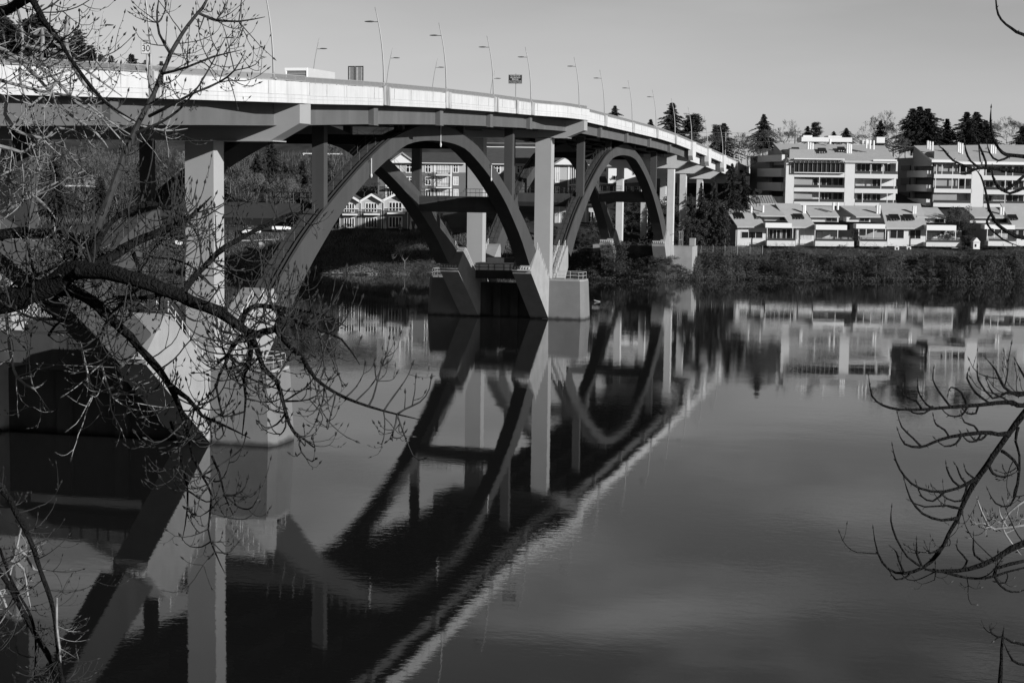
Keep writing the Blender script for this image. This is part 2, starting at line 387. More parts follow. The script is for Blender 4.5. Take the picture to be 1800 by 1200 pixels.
for p0, p1, zc0 in SP:
    E, I = arch(p0, p1, zc0); ARCH.append((E, I))
    for s in (-1, 1):
        d = MB()
        rings = []
        for (xe, ze), (xi, zi) in zip(E, I):
            ye, yi = yr(xe)-.3, yr(xi)-.3; W = 2.0
            rings.append([(xe, s*ye, ze), (xi, s*yi, zi), (xi, s*(yi-W), zi), (xe, s*(ye-W), ze)])
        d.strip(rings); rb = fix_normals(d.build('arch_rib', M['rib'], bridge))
        # top cover, conduit and hand rails
        for k in (.12, .55):
            q = MB(); q.tube([(xe, s*(yr(xe)-.3)-s*k, ze+.12) for xe, ze in E], .06, 4); q.build('conduit', M['rail_dark'], rb)
        for side in (0.75, 1.9):
            for part in (E[:16], E[-16:]):
                q = MB()
                P_ = [Vector((xe, s*(yr(xe)-.3-side), ze)) for xe, ze in part]
                for hh_ in (.5, .95): q.tube([p+Z_*hh_ for p in P_], .018, 4)
                for a_ in P_: q.bar(a_, a_+Z_*.97, .02)
                q.build('handrail', M['rail_dark'], rb)
        q = MB()
        for i in range(0, 15):
            for j in (i, 39-i):
                for u in (0, .5):
                    xe = E[j][0]*(1-u)+E[j+1][0]*u; ze = E[j][1]*(1-u)+E[j+1][1]*u
                    y = yr(xe)-.3; q.box(xe-.07, xe+.07, min(s*(y-.7), s*(y-1.9)), max(s*(y-.7), s*(y-1.9)), ze+.01, ze+.06)
        rg = q.build('ladder_rungs', M['rib'], rb); rg['kind'] = 'stuff'
    def ez(X, T):
        return lerp(T, X)
    # spandrel columns
    for k in (1, 4):
        X = p0+(p1-p0)*k/5
        for s in (-1, 1):
            y = yr(X)-.3; MB().box(X-.5, X+.5, min(s*(y-.12), s*(y-1.35)), max(s*(y-.12), s*(y-1.35)), ez(X, E)-.3, zb(X)-1.78).build('spandrel_column', M['rib'], bridge)
    for k in (2, 3):
        X = p0+(p1-p0)*k/5
        for s in (-1, 1):
            y = yr(X)-.3; MB().box(X-.4, X+.4, min(s*(y-.3), s*(y-1.3)), max(s*(y-.3), s*(y-1.3)), ez(X, E)-.3, zb(X)-1.6).build('post', M['rib'], bridge)
    # cross struts
    for k in (1.05, 3.95):
        X = p0+(p1-p0)*k/5; y = yr(X)-2.2; zt = ez(X, E)-.2
        sg = 1 if k > 2 else -1
        d = MB(); d.prism([Vector((X-1.1, -y, zt)), Vector((X+1.1, -y, zt)), Vector((X+1.1, -y, zt-1.5)), Vector((X+.6, -y, zt-2.25)), Vector((X-.6, -y, zt-2.25)), Vector((X-1.1, -y, zt-1.5))], (0, 2*y, 0))
        cs = fix_normals(d.build('cross_strut', M['rib'], bridge))
        q = MB()
        for s in (-1, 1):
            for h in (.55, 1.05): q.bar((X+s*.95, -y+.2, zt+h), (X+s*.95, -y+4.5, zt+h), .03); q.bar((X+s*.95, y-.2, zt+h), (X+s*.95, y-4.5, zt+h), .03)
            for kk in range(4):
                for v in (-y+.3+kk*1.4, y-.3-kk*1.4): q.bar((X+s*.95, v, zt), (X+s*.95, v, zt+1.05), .03)
        q.build('handrail', M['rail_dark'], cs)
    for k in (2, 3):
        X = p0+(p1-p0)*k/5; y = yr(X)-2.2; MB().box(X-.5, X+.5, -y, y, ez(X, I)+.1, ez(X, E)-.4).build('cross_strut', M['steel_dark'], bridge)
# piers
def pier(X, right=True, left=True, base=-5, land=False):
    Yr = yr(X)
    o = bpy.data.objects.new('pier', None); S.collection.objects.link(o); o.location = Vector((X, 0, 0))-Vector(bridge.location); o.parent = bridge; o.empty_display_size = .3
    def foot(sg, s):
        d = MB()
        yo = Yr if s < 0 else Yr
        W0, W1 = 2.9, 2.45
        if sg < 0:
            prof = [(-2.5, base), (-2.45, -.1), (-13.6, 7.6), (-13.75, 8.3), (-10.4, 11.2), (-9.4, 11.0), (-1.2, 5.2), (0, 4.4), (0, base)]
        else:
            prof = [(0, base), (0, 4.4), (.6, 5.2), (8.6, 11.3), (10.4, 11.9), (11.0, 11.4), (11.2, 7.8), (8.6, 5.6), (2.4, 0), (2.4, base)]
            if X > 60: prof = [(0, base), (0, 4.4), (.6, 5.2), (8.6, 10.6), (9.6, 11.0), (10.0, 10.4), (10.2, 7.4), (7.6, 4.9), (2.4, -.4), (2.4, base)]
        d.prism([Vector((X+a, s*yo, z)) for a, z in prof], (0, -s*W0, 0))
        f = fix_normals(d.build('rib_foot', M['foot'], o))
        if sg < 0:
            q = MB()
            for k in range(6):
                y = s*(yo-.35-k*.42); q.box(X-13.95, X-13.5, y-.09, y+.09, 8.25, 8.6); q.box(X-13.9, X-13.6, y-.14, y+.14, 8.35, 8.5)
            q.box(X-14.1, X-13.3, min(s*(yo-.02), s*(yo-W0+.02)), max(s*(yo-.02), s*(yo-W0+.02)), 8.05, 8.2)
            q.build('anchor_bolts', M['rail_white'], f)
        # stair rail on top of the foot
        q = MB(); pr = [(-9.6, 11.1), (-1.2, 5.2)] if sg < 0 else [(8.6, 10.9), (.6, 5.2)]
        for side in (.15, 1.15):
            a = Vector((X+pr[0][0], s*(yo-side), pr[0][1])); b_ = Vector((X+pr[1][0], s*(yo-side), pr[1][1]))
            for h in (.5, 1.0): q.bar(a+Z_*h, b_+Z_*h, .035)
            for k in range(8): p = a.lerp(b_, k/7); q.bar(p, p+Z_*1.0, .035)
        q.build('handrail', M['rail_white'], f)
    if left:
        for s in (-1, 1): foot(-1, s)
    if right:
        for s in (-1, 1): foot(1, s)
    for s in (-1, 1):
        d = MB(); y0 = Yr-1.0; y1 = Yr+5.15; h = 5.95
        def ring(z, e):
            return [(X-2.45-e, s*y0, z), (X-2.45-e, s*(y1-.25+e), z), (X-1.9-e, s*(y1+.3+e), z), (X+1.2+e, s*(y1+.3+e), z), (X+1.7+e, s*(y1-.25+e), z), (X+1.7+e, s*y0, z)]
        d.strip([ring(base, 1.1), ring(0, .25), ring(h, 0)])
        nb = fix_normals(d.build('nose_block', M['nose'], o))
        q = MB(); z = h+.25
        MB().strip([[(a, b_, h+.003) for a, b_, _ in ring(0, -.05)], [(a, b_, z) for a, b_, _ in ring(0, -.05)]]).build('cap_slab', M['foot'], nb)
        rr = ring(0, -.3)[1:5]; rr = [(rr[0][0], s*(Yr+.3), 0)]+rr+[(rr[-1][0], s*(Yr+.3), 0)]
        for a, b_ in zip(rr, rr[1:]):
            a = Vector((a[0], a[1], z)); b_ = Vector((b_[0], b_[1], z)); nn = max(1, int((b_-a).length/1.7))
            for hh_ in (.55, 1.1): q.bar(a+Z_*hh_, b_+Z_*hh_, .035)
            for k in range(nn+1): p = a.lerp(b_, k/nn); q.bar(p, p+Z_*1.1, .035)
        q.build('railing', M['rail_white'], nb)
    yi = Yr-2.9
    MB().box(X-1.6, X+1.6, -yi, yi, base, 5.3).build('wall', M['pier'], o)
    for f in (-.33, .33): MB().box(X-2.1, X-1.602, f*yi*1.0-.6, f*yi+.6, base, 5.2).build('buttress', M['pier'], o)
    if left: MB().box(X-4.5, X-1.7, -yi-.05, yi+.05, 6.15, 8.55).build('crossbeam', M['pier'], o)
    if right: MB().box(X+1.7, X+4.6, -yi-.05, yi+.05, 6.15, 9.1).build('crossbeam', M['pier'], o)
    return o
pier(PX[0]); pier(PX[1]); pier(PX[2])
# bank pier with taller approach bents
XC = PX[3]
o = bpy.data.objects.new('pier', None); S.collection.objects.link(o); o.location = Vector((XC, 0, 0))-Vector(bridge.location); o.parent = bridge
for s in (-1, 1):
    d = MB(); d.prism([Vector((XC+a_, s*yr(XC), z)) for a_, z in ((-10.8, 4.7), (-13.2, 7.6), (-13.35, 8.3), (-10.2, 11.0), (-9.2, 10.8), (-2.5, 7.3), (0, 7.2), (0, 4.7))], (0, -s*2.8, 0)); f = fix_normals(d.build('rib_foot', M['foot'], o))
    q = MB()
    for k in range(6):
        y = s*(yr(XC)-.3-k*.42); q.box(XC-13.5, XC-13.1, y-.09, y+.09, 8.25, 8.6)
    q.build('anchor_bolts', M['rail_white'], f)
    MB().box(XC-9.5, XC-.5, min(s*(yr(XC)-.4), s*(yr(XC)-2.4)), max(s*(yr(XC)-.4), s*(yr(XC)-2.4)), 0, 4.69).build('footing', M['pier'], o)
    d = MB(); d.box(XC-1.5, XC+5.5, min(s*(yr(XC)-1), s*11.2), max(s*(yr(XC)-1), s*11.2), 1, 7.2); d.build('nose_block', M['foot'], o)
    q = MB(); q.box(XC+2.9, XC+4.5, min(s*9.8, s*11), max(s*9.8, s*11), 7.203, 8.9); q.build('cabinet', M['foot'], o)
    q = MB()
    for xx in (-1.3, 1.1, 3.5): q.bar((XC+xx, s*8.2, 7.2), (XC+xx, s*8.2, 10.4), .05)
    q.bar((XC-1.3, s*8.2, 10.4), (XC+3.5, s*8.2, 10.4), .05); q.bar((XC-1.3, s*8.2, 8.6), (XC+3.5, s*8.2, 8.6), .05); q.build('railing', M['rail'], o)
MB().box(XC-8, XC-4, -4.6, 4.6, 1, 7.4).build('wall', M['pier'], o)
def bent(X, yh, pil=1.6, hz=3.2, cols=True, yc=5.6):
    zt = zb(X)+FH+.1
    d = MB(); yE = yf(X)+.35
    pts = [(-yE, zt-1.9), (-yE, zb(X)-1.7), (-yE+3.6, zb(X)-hz-1.0), (yE-3.6, zb(X)-hz-1.0), (yE, zb(X)-1.7), (yE, zt-1.9), (yE-1.2, zb(X)-.05), (-yE+1.2, zb(X)-.05)]
    d.prism([Vector((X-1.0, y, z)) for y, z in pts], (2.0, 0, 0))
    c = fix_normals(d.build('cap_beam', M['approach'], bridge))
    for s in (-1, 1):
        y0, y1 = s*(yE+.12), s*(yE-.85)
        p = MB(); p.prism([Vector((X-pil, y0, zt)), Vector((X+pil, y0, zt)), Vector((X+pil, y0, zt-2.6)), Vector((X+pil*.6, y0, zt-4.0)), Vector((X-pil*.6, y0, zt-4.0)), Vector((X-pil, y0, zt-3.0))], (0, y1-y0, 0))
        fix_normals(p.build('pylon', M['approach'], c))
    for s in (-1, 1):
        MB().box(X-.75, X+.75, s*yc-.72, s*yc+.72, 1, zb(X)-hz-.95).build('column', M['approach'], bridge)
bent(243, 0, 2.3, 3.0, yc=5.75)
bent(266, 0, 2.0, 3.0, yc=4.6)
bent(291, 0, 2.0, 3.0, yc=4.6)
bent(316, 0, 2.0, 3.0, yc=4.6)
for y in (-8.2, -3, 3, 8.2):
    d = MB(); d.strip([[(X, y-.35, zb(X)+.05), (X, y+.35, zb(X)+.05), (X, y+.35, zb(X)-1.9), (X, y-.35, zb(X)-1.9)] for X in range(244, 345, 6)]); d.build('concrete_girder', M['approach'], bridge)

# ------------------------------------------------------------------ lamps, signs and things on the deck
def copy_tree(o, parent=None):
    c = o.copy(); S.collection.objects.link(c)
    if parent: c.parent = parent
    for ch in list(o.children): copy_tree(ch, c)
    return c
def make_lamp():
    r = empty('street_lamp', (0, 0, 0), '', 'street lamp')
    pts = []; rad = []
    for i in range(13):
        u = i/12; pts.append((0, .95*u**2.2, 7.6*u)); rad.append(.10-.06*u)
    MB().tube(pts, rad, 8).build('pole', M['pole'], r, True)
    a = MB(); a.tube([(0, .62, 6.2), (0, 1.0, 6.2), (0, 1.35, 6.22)], .035, 5); a.build('arm', M['lamp'], r)
    h = MB(); h.strip([[(-.10, 1.1, 6.2), (.10, 1.1, 6.2), (.10, 1.1, 6.28), (-.10, 1.1, 6.28)], [(-.2, 1.35, 6.17), (.2, 1.35, 6.17), (.16, 1.35, 6.31), (-.16, 1.35, 6.31)], [(-.2, 1.75, 6.18), (.2, 1.75, 6.18), (.16, 1.75, 6.29), (-.16, 1.75, 6.29)], [(-.12, 1.98, 6.21), (.12, 1.98, 6.21), (.1, 1.98, 6.26), (-.1, 1.98, 6.26)]])
    fix_normals(h.build('lamp_head', M['lamp'], r))
    b = MB(); b.box(-.2, .2, -.2, .2, -.02, .12); b.build('base_plate', M['pole'], r)
    return r
ordn = ['first', 'second', 'third', 'fourth', 'fifth', 'sixth', 'seventh', 'eighth', 'ninth', 'tenth', 'eleventh', 'twelfth', 'thirteenth']
lp = make_lamp(); first = True
nearX = [-24.2, -6.2, 27, 52, 76.5, 101, 125, 152, 176, 200, 221.5, 243, 266, 291]
nearT = ['tall curved street lamp behind the white speed limit sign, base among the branches', 'tall street lamp at the left overlook, reaching above the top edge', 'tallest street lamp seen whole, just right of the slatted screens', 'street lamp on the near parapet just right of the middle of the first arch', 'street lamp on the near parapet just left of the black name board', 'street lamp on the near parapet just right of the black name board', 'street lamp standing on the second overlook, above the grey column of the middle pier', 'street lamp on the near parapet, first one right of the second overlook', 'street lamp on the near parapet, second one right of the second overlook', 'street lamp in front of the tall pointed conifer on the skyline', 'street lamp in front of the broad rounded conifer on the skyline', 'street lamp over the pale pylon where the approach begins', 'small street lamp on the approach in front of the bare trees', 'smallest street lamp at the far right end of the parapet']
for i, X in enumerate(nearX):
    o = lp if first else copy_tree(lp); first = False
    o.location = (X, -(yf(X)-.2), zb(X)+FH+.1)
    tag(o, nearT[i], 'street lamp', 'street lamps along the bridge parapets')
farX = [1, 27, 52, 77, 101, 126, 152]
farT = ['short far side street lamp behind the branches, left of the speed limit sign', 'short street lamp on the far parapet between the speed sign and the left overlook', 'short street lamp rising behind the boxy white truck', 'short street lamp on the far parapet right of the slatted screens', 'short street lamp on the far parapet nearly hidden by a near lamp pole', 'thin leaning far lamp just left of the lamp before the black name board', 'thin leaning far lamp just right of the black name board']
for i, X in enumerate(farX):
    o = copy_tree(lp); o.location = (X, yf(X)-.2, zb(X)+FH+.1); o.rotation_euler = (0, 0, math.pi)
    tag(o, farT[i], 'street lamp', 'street lamps along the bridge parapets')

def text(body, size, loc, xdir, ydir, m, parent, name='lettering', align='CENTER', sx=1, depth=.004):
    c = bpy.data.curves.new(name, 'FONT'); c.body = body; c.size = size; c.align_x = align; c.align_y = 'CENTER'; c.extrude = depth
    o = bpy.data.objects.new('tmp', c); S.collection.objects.link(o)
    bpy.context.view_layer.update()
    me = bpy.data.meshes.new_from_object(o.evaluated_get(bpy.context.evaluated_depsgraph_get())); bpy.data.objects.remove(o)
    xd = Vector(xdir).normalized(); yd = Vector(ydir).normalized(); zd = xd.cross(yd); L = Vector(loc)-orig(parent)
    for v in me.vertices: p = v.co.copy(); v.co = L+xd*p.x*sx+yd*p.y+zd*p.z
    me.materials.clear(); me.materials.append(m)
    q = bpy.data.objects.new(name, me); S.collection.objects.link(q); q.parent = parent; return q
# speed limit sign faces the traffic (towards -X)
def board(root, c, w, h, face, m, edge=None, em=None, th=.03):
    f = Vector(face).normalized(); x = Z_.cross(f); c = Vector(c)
    p = [c+x*sx*w/2+Z_*sz*h/2 for sx, sz in ((-1, -1), (1, -1), (1, 1), (-1, 1))]
    b = MB(); b.prism(p, -f*th); fix_normals(b.build('sign_panel', m, root))
    if edge:
        b = MB()
        for (x0, x1, z0, z1) in ((-w/2+edge, w/2-edge, h/2-2*edge, h/2-edge), (-w/2+edge, w/2-edge, -h/2+edge, -h/2+2*edge), (-w/2+edge, -w/2+2*edge, -h/2+2*edge, h/2-2*edge), (w/2-2*edge, w/2-edge, -h/2+2*edge, h/2-2*edge)):
            b.prism([c+x*x0+Z_*z0, c+x*x1+Z_*z0, c+x*x1+Z_*z1, c+x*x0+Z_*z1], f*.004)
        fix_normals(b.build('border', em, root))
    return x, f
X = -24.9; yS = -(yf(X)-.1); zt = zb(X)+FH
s30 = empty('speed_limit_sign', (X, yS, zt), 'white speed limit 30 sign on a pale post above the parapet', 'road sign')
MB().box(X-.07, X+.07, yS-.06, yS+.06, zt-.1, zt+2.1).build('post', M['rail_white'], s30)
c = Vector((X-.12, yS+.02, zt+1.70)); fx = (-1, -.25, 0)
x, f = board(s30, c, .72, .96, fx, M['white'], .025, M['black'])
text('30', .60, c+f*.006-Z_*.12, x, Z_, M['black'], s30, sx=.92)
text('SPEED', .17, c+f*.006+Z_*.36, x, Z_, M['black'], s30); text('LIMIT', .17, c+f*.006+Z_*.21, x, Z_, M['black'], s30)
X = 90; yS = -(yf(X)-.15); zt = zb(X)+FH
nb = empty('name_board', (X, yS, zt), 'black bridge name board with white lettering on a thin post', 'sign')
MB().box(X-.05, X+.05, yS-.05, yS+.05, zt-.1, zt+3.6).build('post', M['pole'], nb)
c = Vector((X-.12, yS+.05, zt+2.85)); fx = (-1, -.2, 0)
x, f = board(nb, c, 1.8, 1.15, fx, M['black'], .03, M['grey'])
for tx, sz, dz in (('WILLAMETTE RIVER', .155, .42), ('SELLWOOD', .25, .20), ('BRIDGE', .25, -.03), ('BUILT AND MAINTAINED', .14, -.25), ('BY MULTNOMAH COUNTY', .14, -.42)):
    text(tx, sz, c+f*.006+Z_*dz, x, Z_, M['trim'], nb)
# interpretive panels on the overlooks
for X, lab, dy in ((-3.2, 'slanted information panel on a white stand at the left overlook', .7), (125, 'slanted information panel with a frame at the second overlook', .7)):
    y = -(yf(X)-.9); z = zb(X)+FH-.45
    p = empty('information_panel', (X, y, z-.6), lab, 'info panel', 'panels at the overlooks')
    q = MB(); q.prism([Vector((X-1.15, y-.35, z+.55)), Vector((X+1.15, y-.35, z+.55)), Vector((X+1.15, y+.3, z+.95)), Vector((X-1.15, y+.3, z+.95))], (0, 0, .08)); q.build('panel', M['rail_white'], p)
    q = MB()
    for dx in (-1.05, 1.05): q.box(X+dx-.05, X+dx+.05, y-.05, y+.05, z-.6, z+.72)
    q.box(X-1.1, X+1.1, y-.04, y+.04, z+.35, z+.42); q.build('stand', M['rail'], p)
    q = MB(); q.box(X-.25, X+.25, y-.2, y+.2, z-.6, z+.5); q.build('pedestal', M['white'], p)
# box truck seen from behind
X0, X1 = 33, 40.5; yc = -3.85; zr = zb(36)+.66
tr = empty('box_truck', (36, yc, zr), 'white box truck seen from the back on the bridge, grey roll-up rear door', 'truck')
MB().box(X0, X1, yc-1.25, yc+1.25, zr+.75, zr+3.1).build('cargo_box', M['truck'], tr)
q = MB(); q.box(X0-.04, X0-.002, yc-1.05, yc+.98, zr+1.15, zr+2.75); q.build('rear_door', M['grey'], tr)
q = MB()
for k in range(5): q.box(X0-.06, X0-.041, yc-1.05, yc+.98, zr+1.45+k*.27, zr+1.47+k*.27)
q.box(X0-.1, X0-.003, yc-1.25, yc-1.1, zr+.75, zr+3.1); q.box(X0-.1, X0-.003, yc+1.05, yc+1.25, zr+.75, zr+3.1); q.box(X0-.1, X0-.003, yc-1.1, yc+1.05, zr+2.82, zr+3.1)
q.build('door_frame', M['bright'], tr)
q = MB(); q.strip([[(X1+.3, yc-1.1, zr+.5), (X1+.3, yc+1.1, zr+.5), (X1+.3, yc+1.1, zr+2.4), (X1+.3, yc-1.1, zr+2.4)], [(X1+1.6, yc-1.1, zr+.5), (X1+1.6, yc+1.1, zr+.5), (X1+1.6, yc+1.0, zr+2.2), (X1+1.6, yc-1.0, zr+2.2)], [(X1+2.5, yc-1.0, zr+.5), (X1+2.5, yc+1.0, zr+.5), (X1+2.5, yc+.95, zr+1.2), (X1+2.5, yc-.95, zr+1.2)]]); fix_normals(q.build('cab', M['white'], tr))
q = MB(); q.box(X0+.2, X1+2, yc-.5, yc+.5, zr+.45, zr+.748); q.build('chassis', M['black'], tr)
for wx in (X0+1.6, X1+1.4):
    for s in (-1, 1): MB().tube([(wx, yc+s*.8, zr+.45), (wx, yc+s*1.12, zr+.45)], .45, 14).build('wheel', M['black'], tr)
q = MB(); q.tube([(X1+.6, yc-1.1, zr+2.2), (X1+.6, yc-1.6, zr+2.3)], .03); q.box(X1+.5, X1+.6, yc-1.75, yc-1.5, zr+1.9, zr+2.4); q.build('mirror', M['white'], tr)
# slatted screens on the far walk
for k, (ya, yb_, lab) in enumerate(((-1.05, -.05, 'right hand tall slatted metal screen standing above the deck'), (.02, .85, 'left hand tall slatted metal screen standing above the deck'))):
    X = 60; z0 = zb(X)+.64
    q0 = empty('slatted_screen', (X, (ya+yb_)/2, z0), lab, 'screen', 'slatted screens on the deck')
    q = MB()
    for y in (ya, yb_-.1): q.box(X-.05, X+.05, y, y+.1, z0, z0+4.3)
    q.box(X-.05, X+.05, ya, yb_, z0+4.301, z0+4.4); q.build('frame', M['rail_dark'], q0)
    q = MB()
    for j in range(26): q.box(X-.03, X+.03, ya+.1, yb_-.1, z0+.5+j*.15, z0+.57+j*.15)
    q.box(X+.0, X+.02, (ya+yb_)/2-.25, (ya+yb_)/2+.15, z0+.4, z0+4.3)
    q.build('slats', M['rail'], q0)
# navigation lights under the crown
for i, (px, py, py2, lab) in enumerate(((775, 222, 258, 'white navigation light rod hanging at the crown of the middle arch'), (653, 278, 312, 'white navigation light rod on the left haunch of the middle arch'), (864, 290, 318, 'white navigation light rod on the right haunch of the middle arch'))):
    Y = -(yr({0: 63, 1: 38, 2: 90}[i])-.3)-.18
    p = on_y(px, py, Y)
    dd = (p-CP).dot(F_); L = (py2-py)*dd/FPX
    q0 = empty('navigation_light', p, lab, 'lamp', 'navigation lights on the arch')
    q = MB(); q.bar(p, p-Z_*L*.8, .05, 6); q.build('rod', M['white'], q0)
    q = MB(); q.tube([p-Z_*L*.8, p-Z_*L*.9, p-Z_*L], [.07, .13, .06], 8); q.build('lantern', M['white'], q0)
    q = MB(); q.tube([p, p+Vector((-.35, 0, .15)), p+Vector((-.6, 0, -.25)), p+Vector((-.35, 0, -.4))], .05, 5); q.build('bracket', M['rail_dark'], q0)

# ------------------------------------------------------------------ far bank buildings
# local frame of a facade: R_ (along), F_ (away from the river), Z_
def sz(px, py, w):
    p = at(px, py, w); d = p-CP; return d.dot(R_), p.z
def fbox(mb, x0, x1, y0, y1, w, th):
    """box whose front face fills the photo rectangle at forward distance w, th metres deep (th<0: towards the river)"""
    ym = (y0+y1)/2; xm = (x0+x1)/2
    s0 = sz(x0, ym, w)[0]; s1 = sz(x1, ym, w)[0]; z1 = sz(xm, y0, w)[1]; z0 = sz(xm, y1, w)[1]
    a, b = (w, w+th) if th > 0 else (w+th, w)
    P = lambda s, ww, z: sw(s, ww)+Z_*z
    return mb.hexa([P(s0, a, z0), P(s1, a, z0), P(s1, b, z0), P(s0, b, z0), P(s0, a, z1), P(s1, a, z1), P(s1, b, z1), P(s0, b, z1)])
SPLIT = {'pier_wall', 'upper_wall', 'post', 'pilaster', 'corner_board', 'wall', 'eave_board', 'side_wall', 'edge', 'casing'}
def fb(name, m, parent, *rects):
    if name in SPLIT and len(rects) > 1: return [fb(name, m, parent, r) for r in rects][0]
    mb = MB()
    for r in rects: fbox(mb, *r)
    return mb.build(name, m, parent)
def quad_roof(name, m, parent, pts, th=.3):
    """pts: (px,py,w) four corners, ordered; slab th thick"""
    P = [at(*p) for p in pts]; mb = MB(); mb.prism(P, (0, 0, -th)); return fix_normals(mb.build(name, m, parent))
def window(parent, x0, x1, y0, y1, w, n=2, pane=None, fr=None, fwid=.6, transom=False):
    f = MB(); t_ = fwid
    fbox(f, x0, x1, y0, y0+t_, w-.08, .12); fbox(f, x0, x1, y1-t_, y1, w-.08, .12)
    for i in range(n+1):
        x = x0+(x1-x0-t_)*i/n; fbox(f, x, x+t_, y0+t_, y1-t_, w-.08, .12)
    if transom: fbox(f, x0+t_, x1-t_, y0+(y1-y0)*.3, y0+(y1-y0)*.3+t_*.7, w-.06, .08)
    o = f.build('window', fr or M['trim'], parent)
    g_ = MB(); fbox(g_, x0+t_*.5, x1-t_*.5, y0+t_*.5, y1-t_*.5, w-.02, .04); g_.build('pane', pane or M['glass'], o)
    return o
def pipe(mb, x, yt, yb, w, r=.28):
    a = at(x, yb, w); b = at(x, yt, w); b = Vector((a.x, a.y, b.z)); mb.bar(a, b, r, 8)
random.seed(21)
def clutter(parent, x0, x1, y, w, n):
    mb = MB()
    for i in range(n):
        x = random.uniform(x0, x1); hgt = random.uniform(1.5, 4.5); fbox(mb, x, x+random.uniform(.7, 2.2), y-hgt, y, w+random.uniform(.2, 1.4), .3)
    o = mb.build('patio_furniture', random.choice([M['trim'], M['grey'], M['curtain']]), parent); o['kind'] = 'stuff'
def balcony_bay(b, x0, x1, yt, yb, ybb, w, posts=(), wins=None, light=False, rail=5.0):
    """opening x0..x1, yt..yb, parapet band yb..ybb; recess behind"""
    fb('balcony', M['cwall'], b, (x0, x1, yb, ybb, w, .35), (x0, x1, ybb-1.2, ybb, w+.36, 2.8))
    fb('balcony_rail', M['deck_glass'], b, (x0+.4, x1-.4, yb-rail, yb-.02, w+.1, .06))
    for p in posts: fb('post', M['trim'], b, (p, p+1.0, yt, yb, w+.08, .25))
    if wins is None:
        k = max(1, round((x1-x0)/20)); wins = [(x0+(x1-x0)*i/k+1.5, x0+(x1-x0)*(i+1)/k-1.5, random.choice((2, 3)), random.random() < .3) for i in range(k)]
    for a, c, n_, cur in wins: window(b, a, c, yt+1.2, yb-.3, w+3.0, n_, M['curtain'] if cur else M['glass'], M['trim'], .55)
    clutter(b, x0+2, x1-3, yb-.2, w+.6, max(2, int((x1-x0)/10)))

def side(parent, name, m_, xa, wa, xb, wb, rows, out=0., th=.0):
    """wall running away from the river between two photo columns; out = how far it stands proud, th = thickness"""
    A = at(xa, 320, wa); B = at(xb, 320, wb); dn = Vector((B.x-A.x, B.y-A.y, 0)).normalized(); nn = Z_.cross(dn)
    if nn.dot(CP-A) < 0: nn = -nn
    mb = MB()
    for y0, y1 in rows:
        z1 = at(xa, y0, wa).z; z0 = at(xa, y1, wa).z
        if out and not th: P_ = [Vector((q.x, q.y, 0))+nn*out for q in (A, B)]; dpt = out*.9
        elif out: P_ = [Vector((q.x, q.y, 0))+nn*th for q in (A, B)]; dpt = th*.98
        else: P_ = [Vector((q.x, q.y, 0)) for q in (A, B)]; dpt = 6
        mb = MB(); mb.hexa([P_[0]+Z_*z0, P_[1]+Z_*z0, P_[1]-nn*dpt+Z_*z0, P_[0]-nn*dpt+Z_*z0, P_[0]+Z_*z1, P_[1]+Z_*z1, P_[1]-nn*dpt+Z_*z1, P_[0]-nn*dpt+Z_*z1])
        o_ = fix_normals(mb.build(name, m_, parent))
    return o_
def condo(lab, ox, xs_end, two=True):
    pass
# condo 1
W = 423
b = empty('condo_building', gpt(215*W/FPX*1.0+0, W+8), 'pale condo block with sloped roof and a glazed sunroom on its top floor', 'building', 'condo blocks on the hillside')
fb('wall', M['cwall'], b, (1386, 1575, 281.5, 362, W+3.2, 14))
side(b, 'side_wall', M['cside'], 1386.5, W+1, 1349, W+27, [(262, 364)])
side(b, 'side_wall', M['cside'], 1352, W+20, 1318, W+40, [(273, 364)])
side(b, 'side_balcony', M['cwall'], 1384, W+2, 1341, W+24, [(272, 284), (296, 311), (321, 336), (346, 360)], .35, 1.6)
side(b, 'recess_shade', M['black'], 1384.5, W+.9, 1352, W+25, [(284.5, 295.5), (311.5, 320.5), (336.5, 345.5)], .12)  # black slabs on the side wall stand in for shaded recesses
fb('pier_wall', M['cwall'], b, (1381, 1395.6, 281.5, 361, W, 3.19), (1484.8, 1502, 282.5, 362, W, 3.19), (1575, 1578, 284, 306, W+1.2, 2))
quad_roof('roof', M['croof'], b, [(1386.5, 281, W-.6), (1576.5, 283.8, W-.6), (1555, 256, W+16), (1360, 252, W+16)], .5)
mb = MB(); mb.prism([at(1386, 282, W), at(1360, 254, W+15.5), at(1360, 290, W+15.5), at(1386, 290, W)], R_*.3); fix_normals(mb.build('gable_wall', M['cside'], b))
sr = fb('sunroom', M['trim'], b, (1396, 1485, 278.8, 280.6, W-1.6, 1.5), (1396, 1485, 303.2, 304.4, W-1.0, .9))
mb = MB()
for i in range(12):
    x = 1396+i*8.0; fbox(mb, x, x+.8, 285.5, 303, W-1.0, .2)
mb.build('mullion', M['grey'], sr)
fb('glazing', M['glass'], sr, (1396.5, 1484.5, 285.5, 303, W-.7, .05))
quad_roof('glass_roof', M['deck_glass'], sr, [(1394, 285.6, W-1.4), (1486, 286.6, W-1.4), (1483, 280.8, W+.6), (1396, 280.8, W+.6)], .1)
mb = MB()
for i in range(12):
    x = 1395+i*7.6; mb.bar(at(x+4, 285.4, W-1.45), at(x, 280.6, W+.5), .07)
mb.build('rafter', M['trim'], sr)
balcony_bay(b, 1395.6, 1484.8, 304.4, 304.6, 311.5, W, rail=.3, wins=[])
balcony_bay(b, 1395.6, 1484.8, 311.5, 330.2, 337.2, W, (1440,), [(1398, 1420, 2, True), (1422, 1438, 2, False), (1443, 1462, 2, False), (1464, 1483, 2, False)])
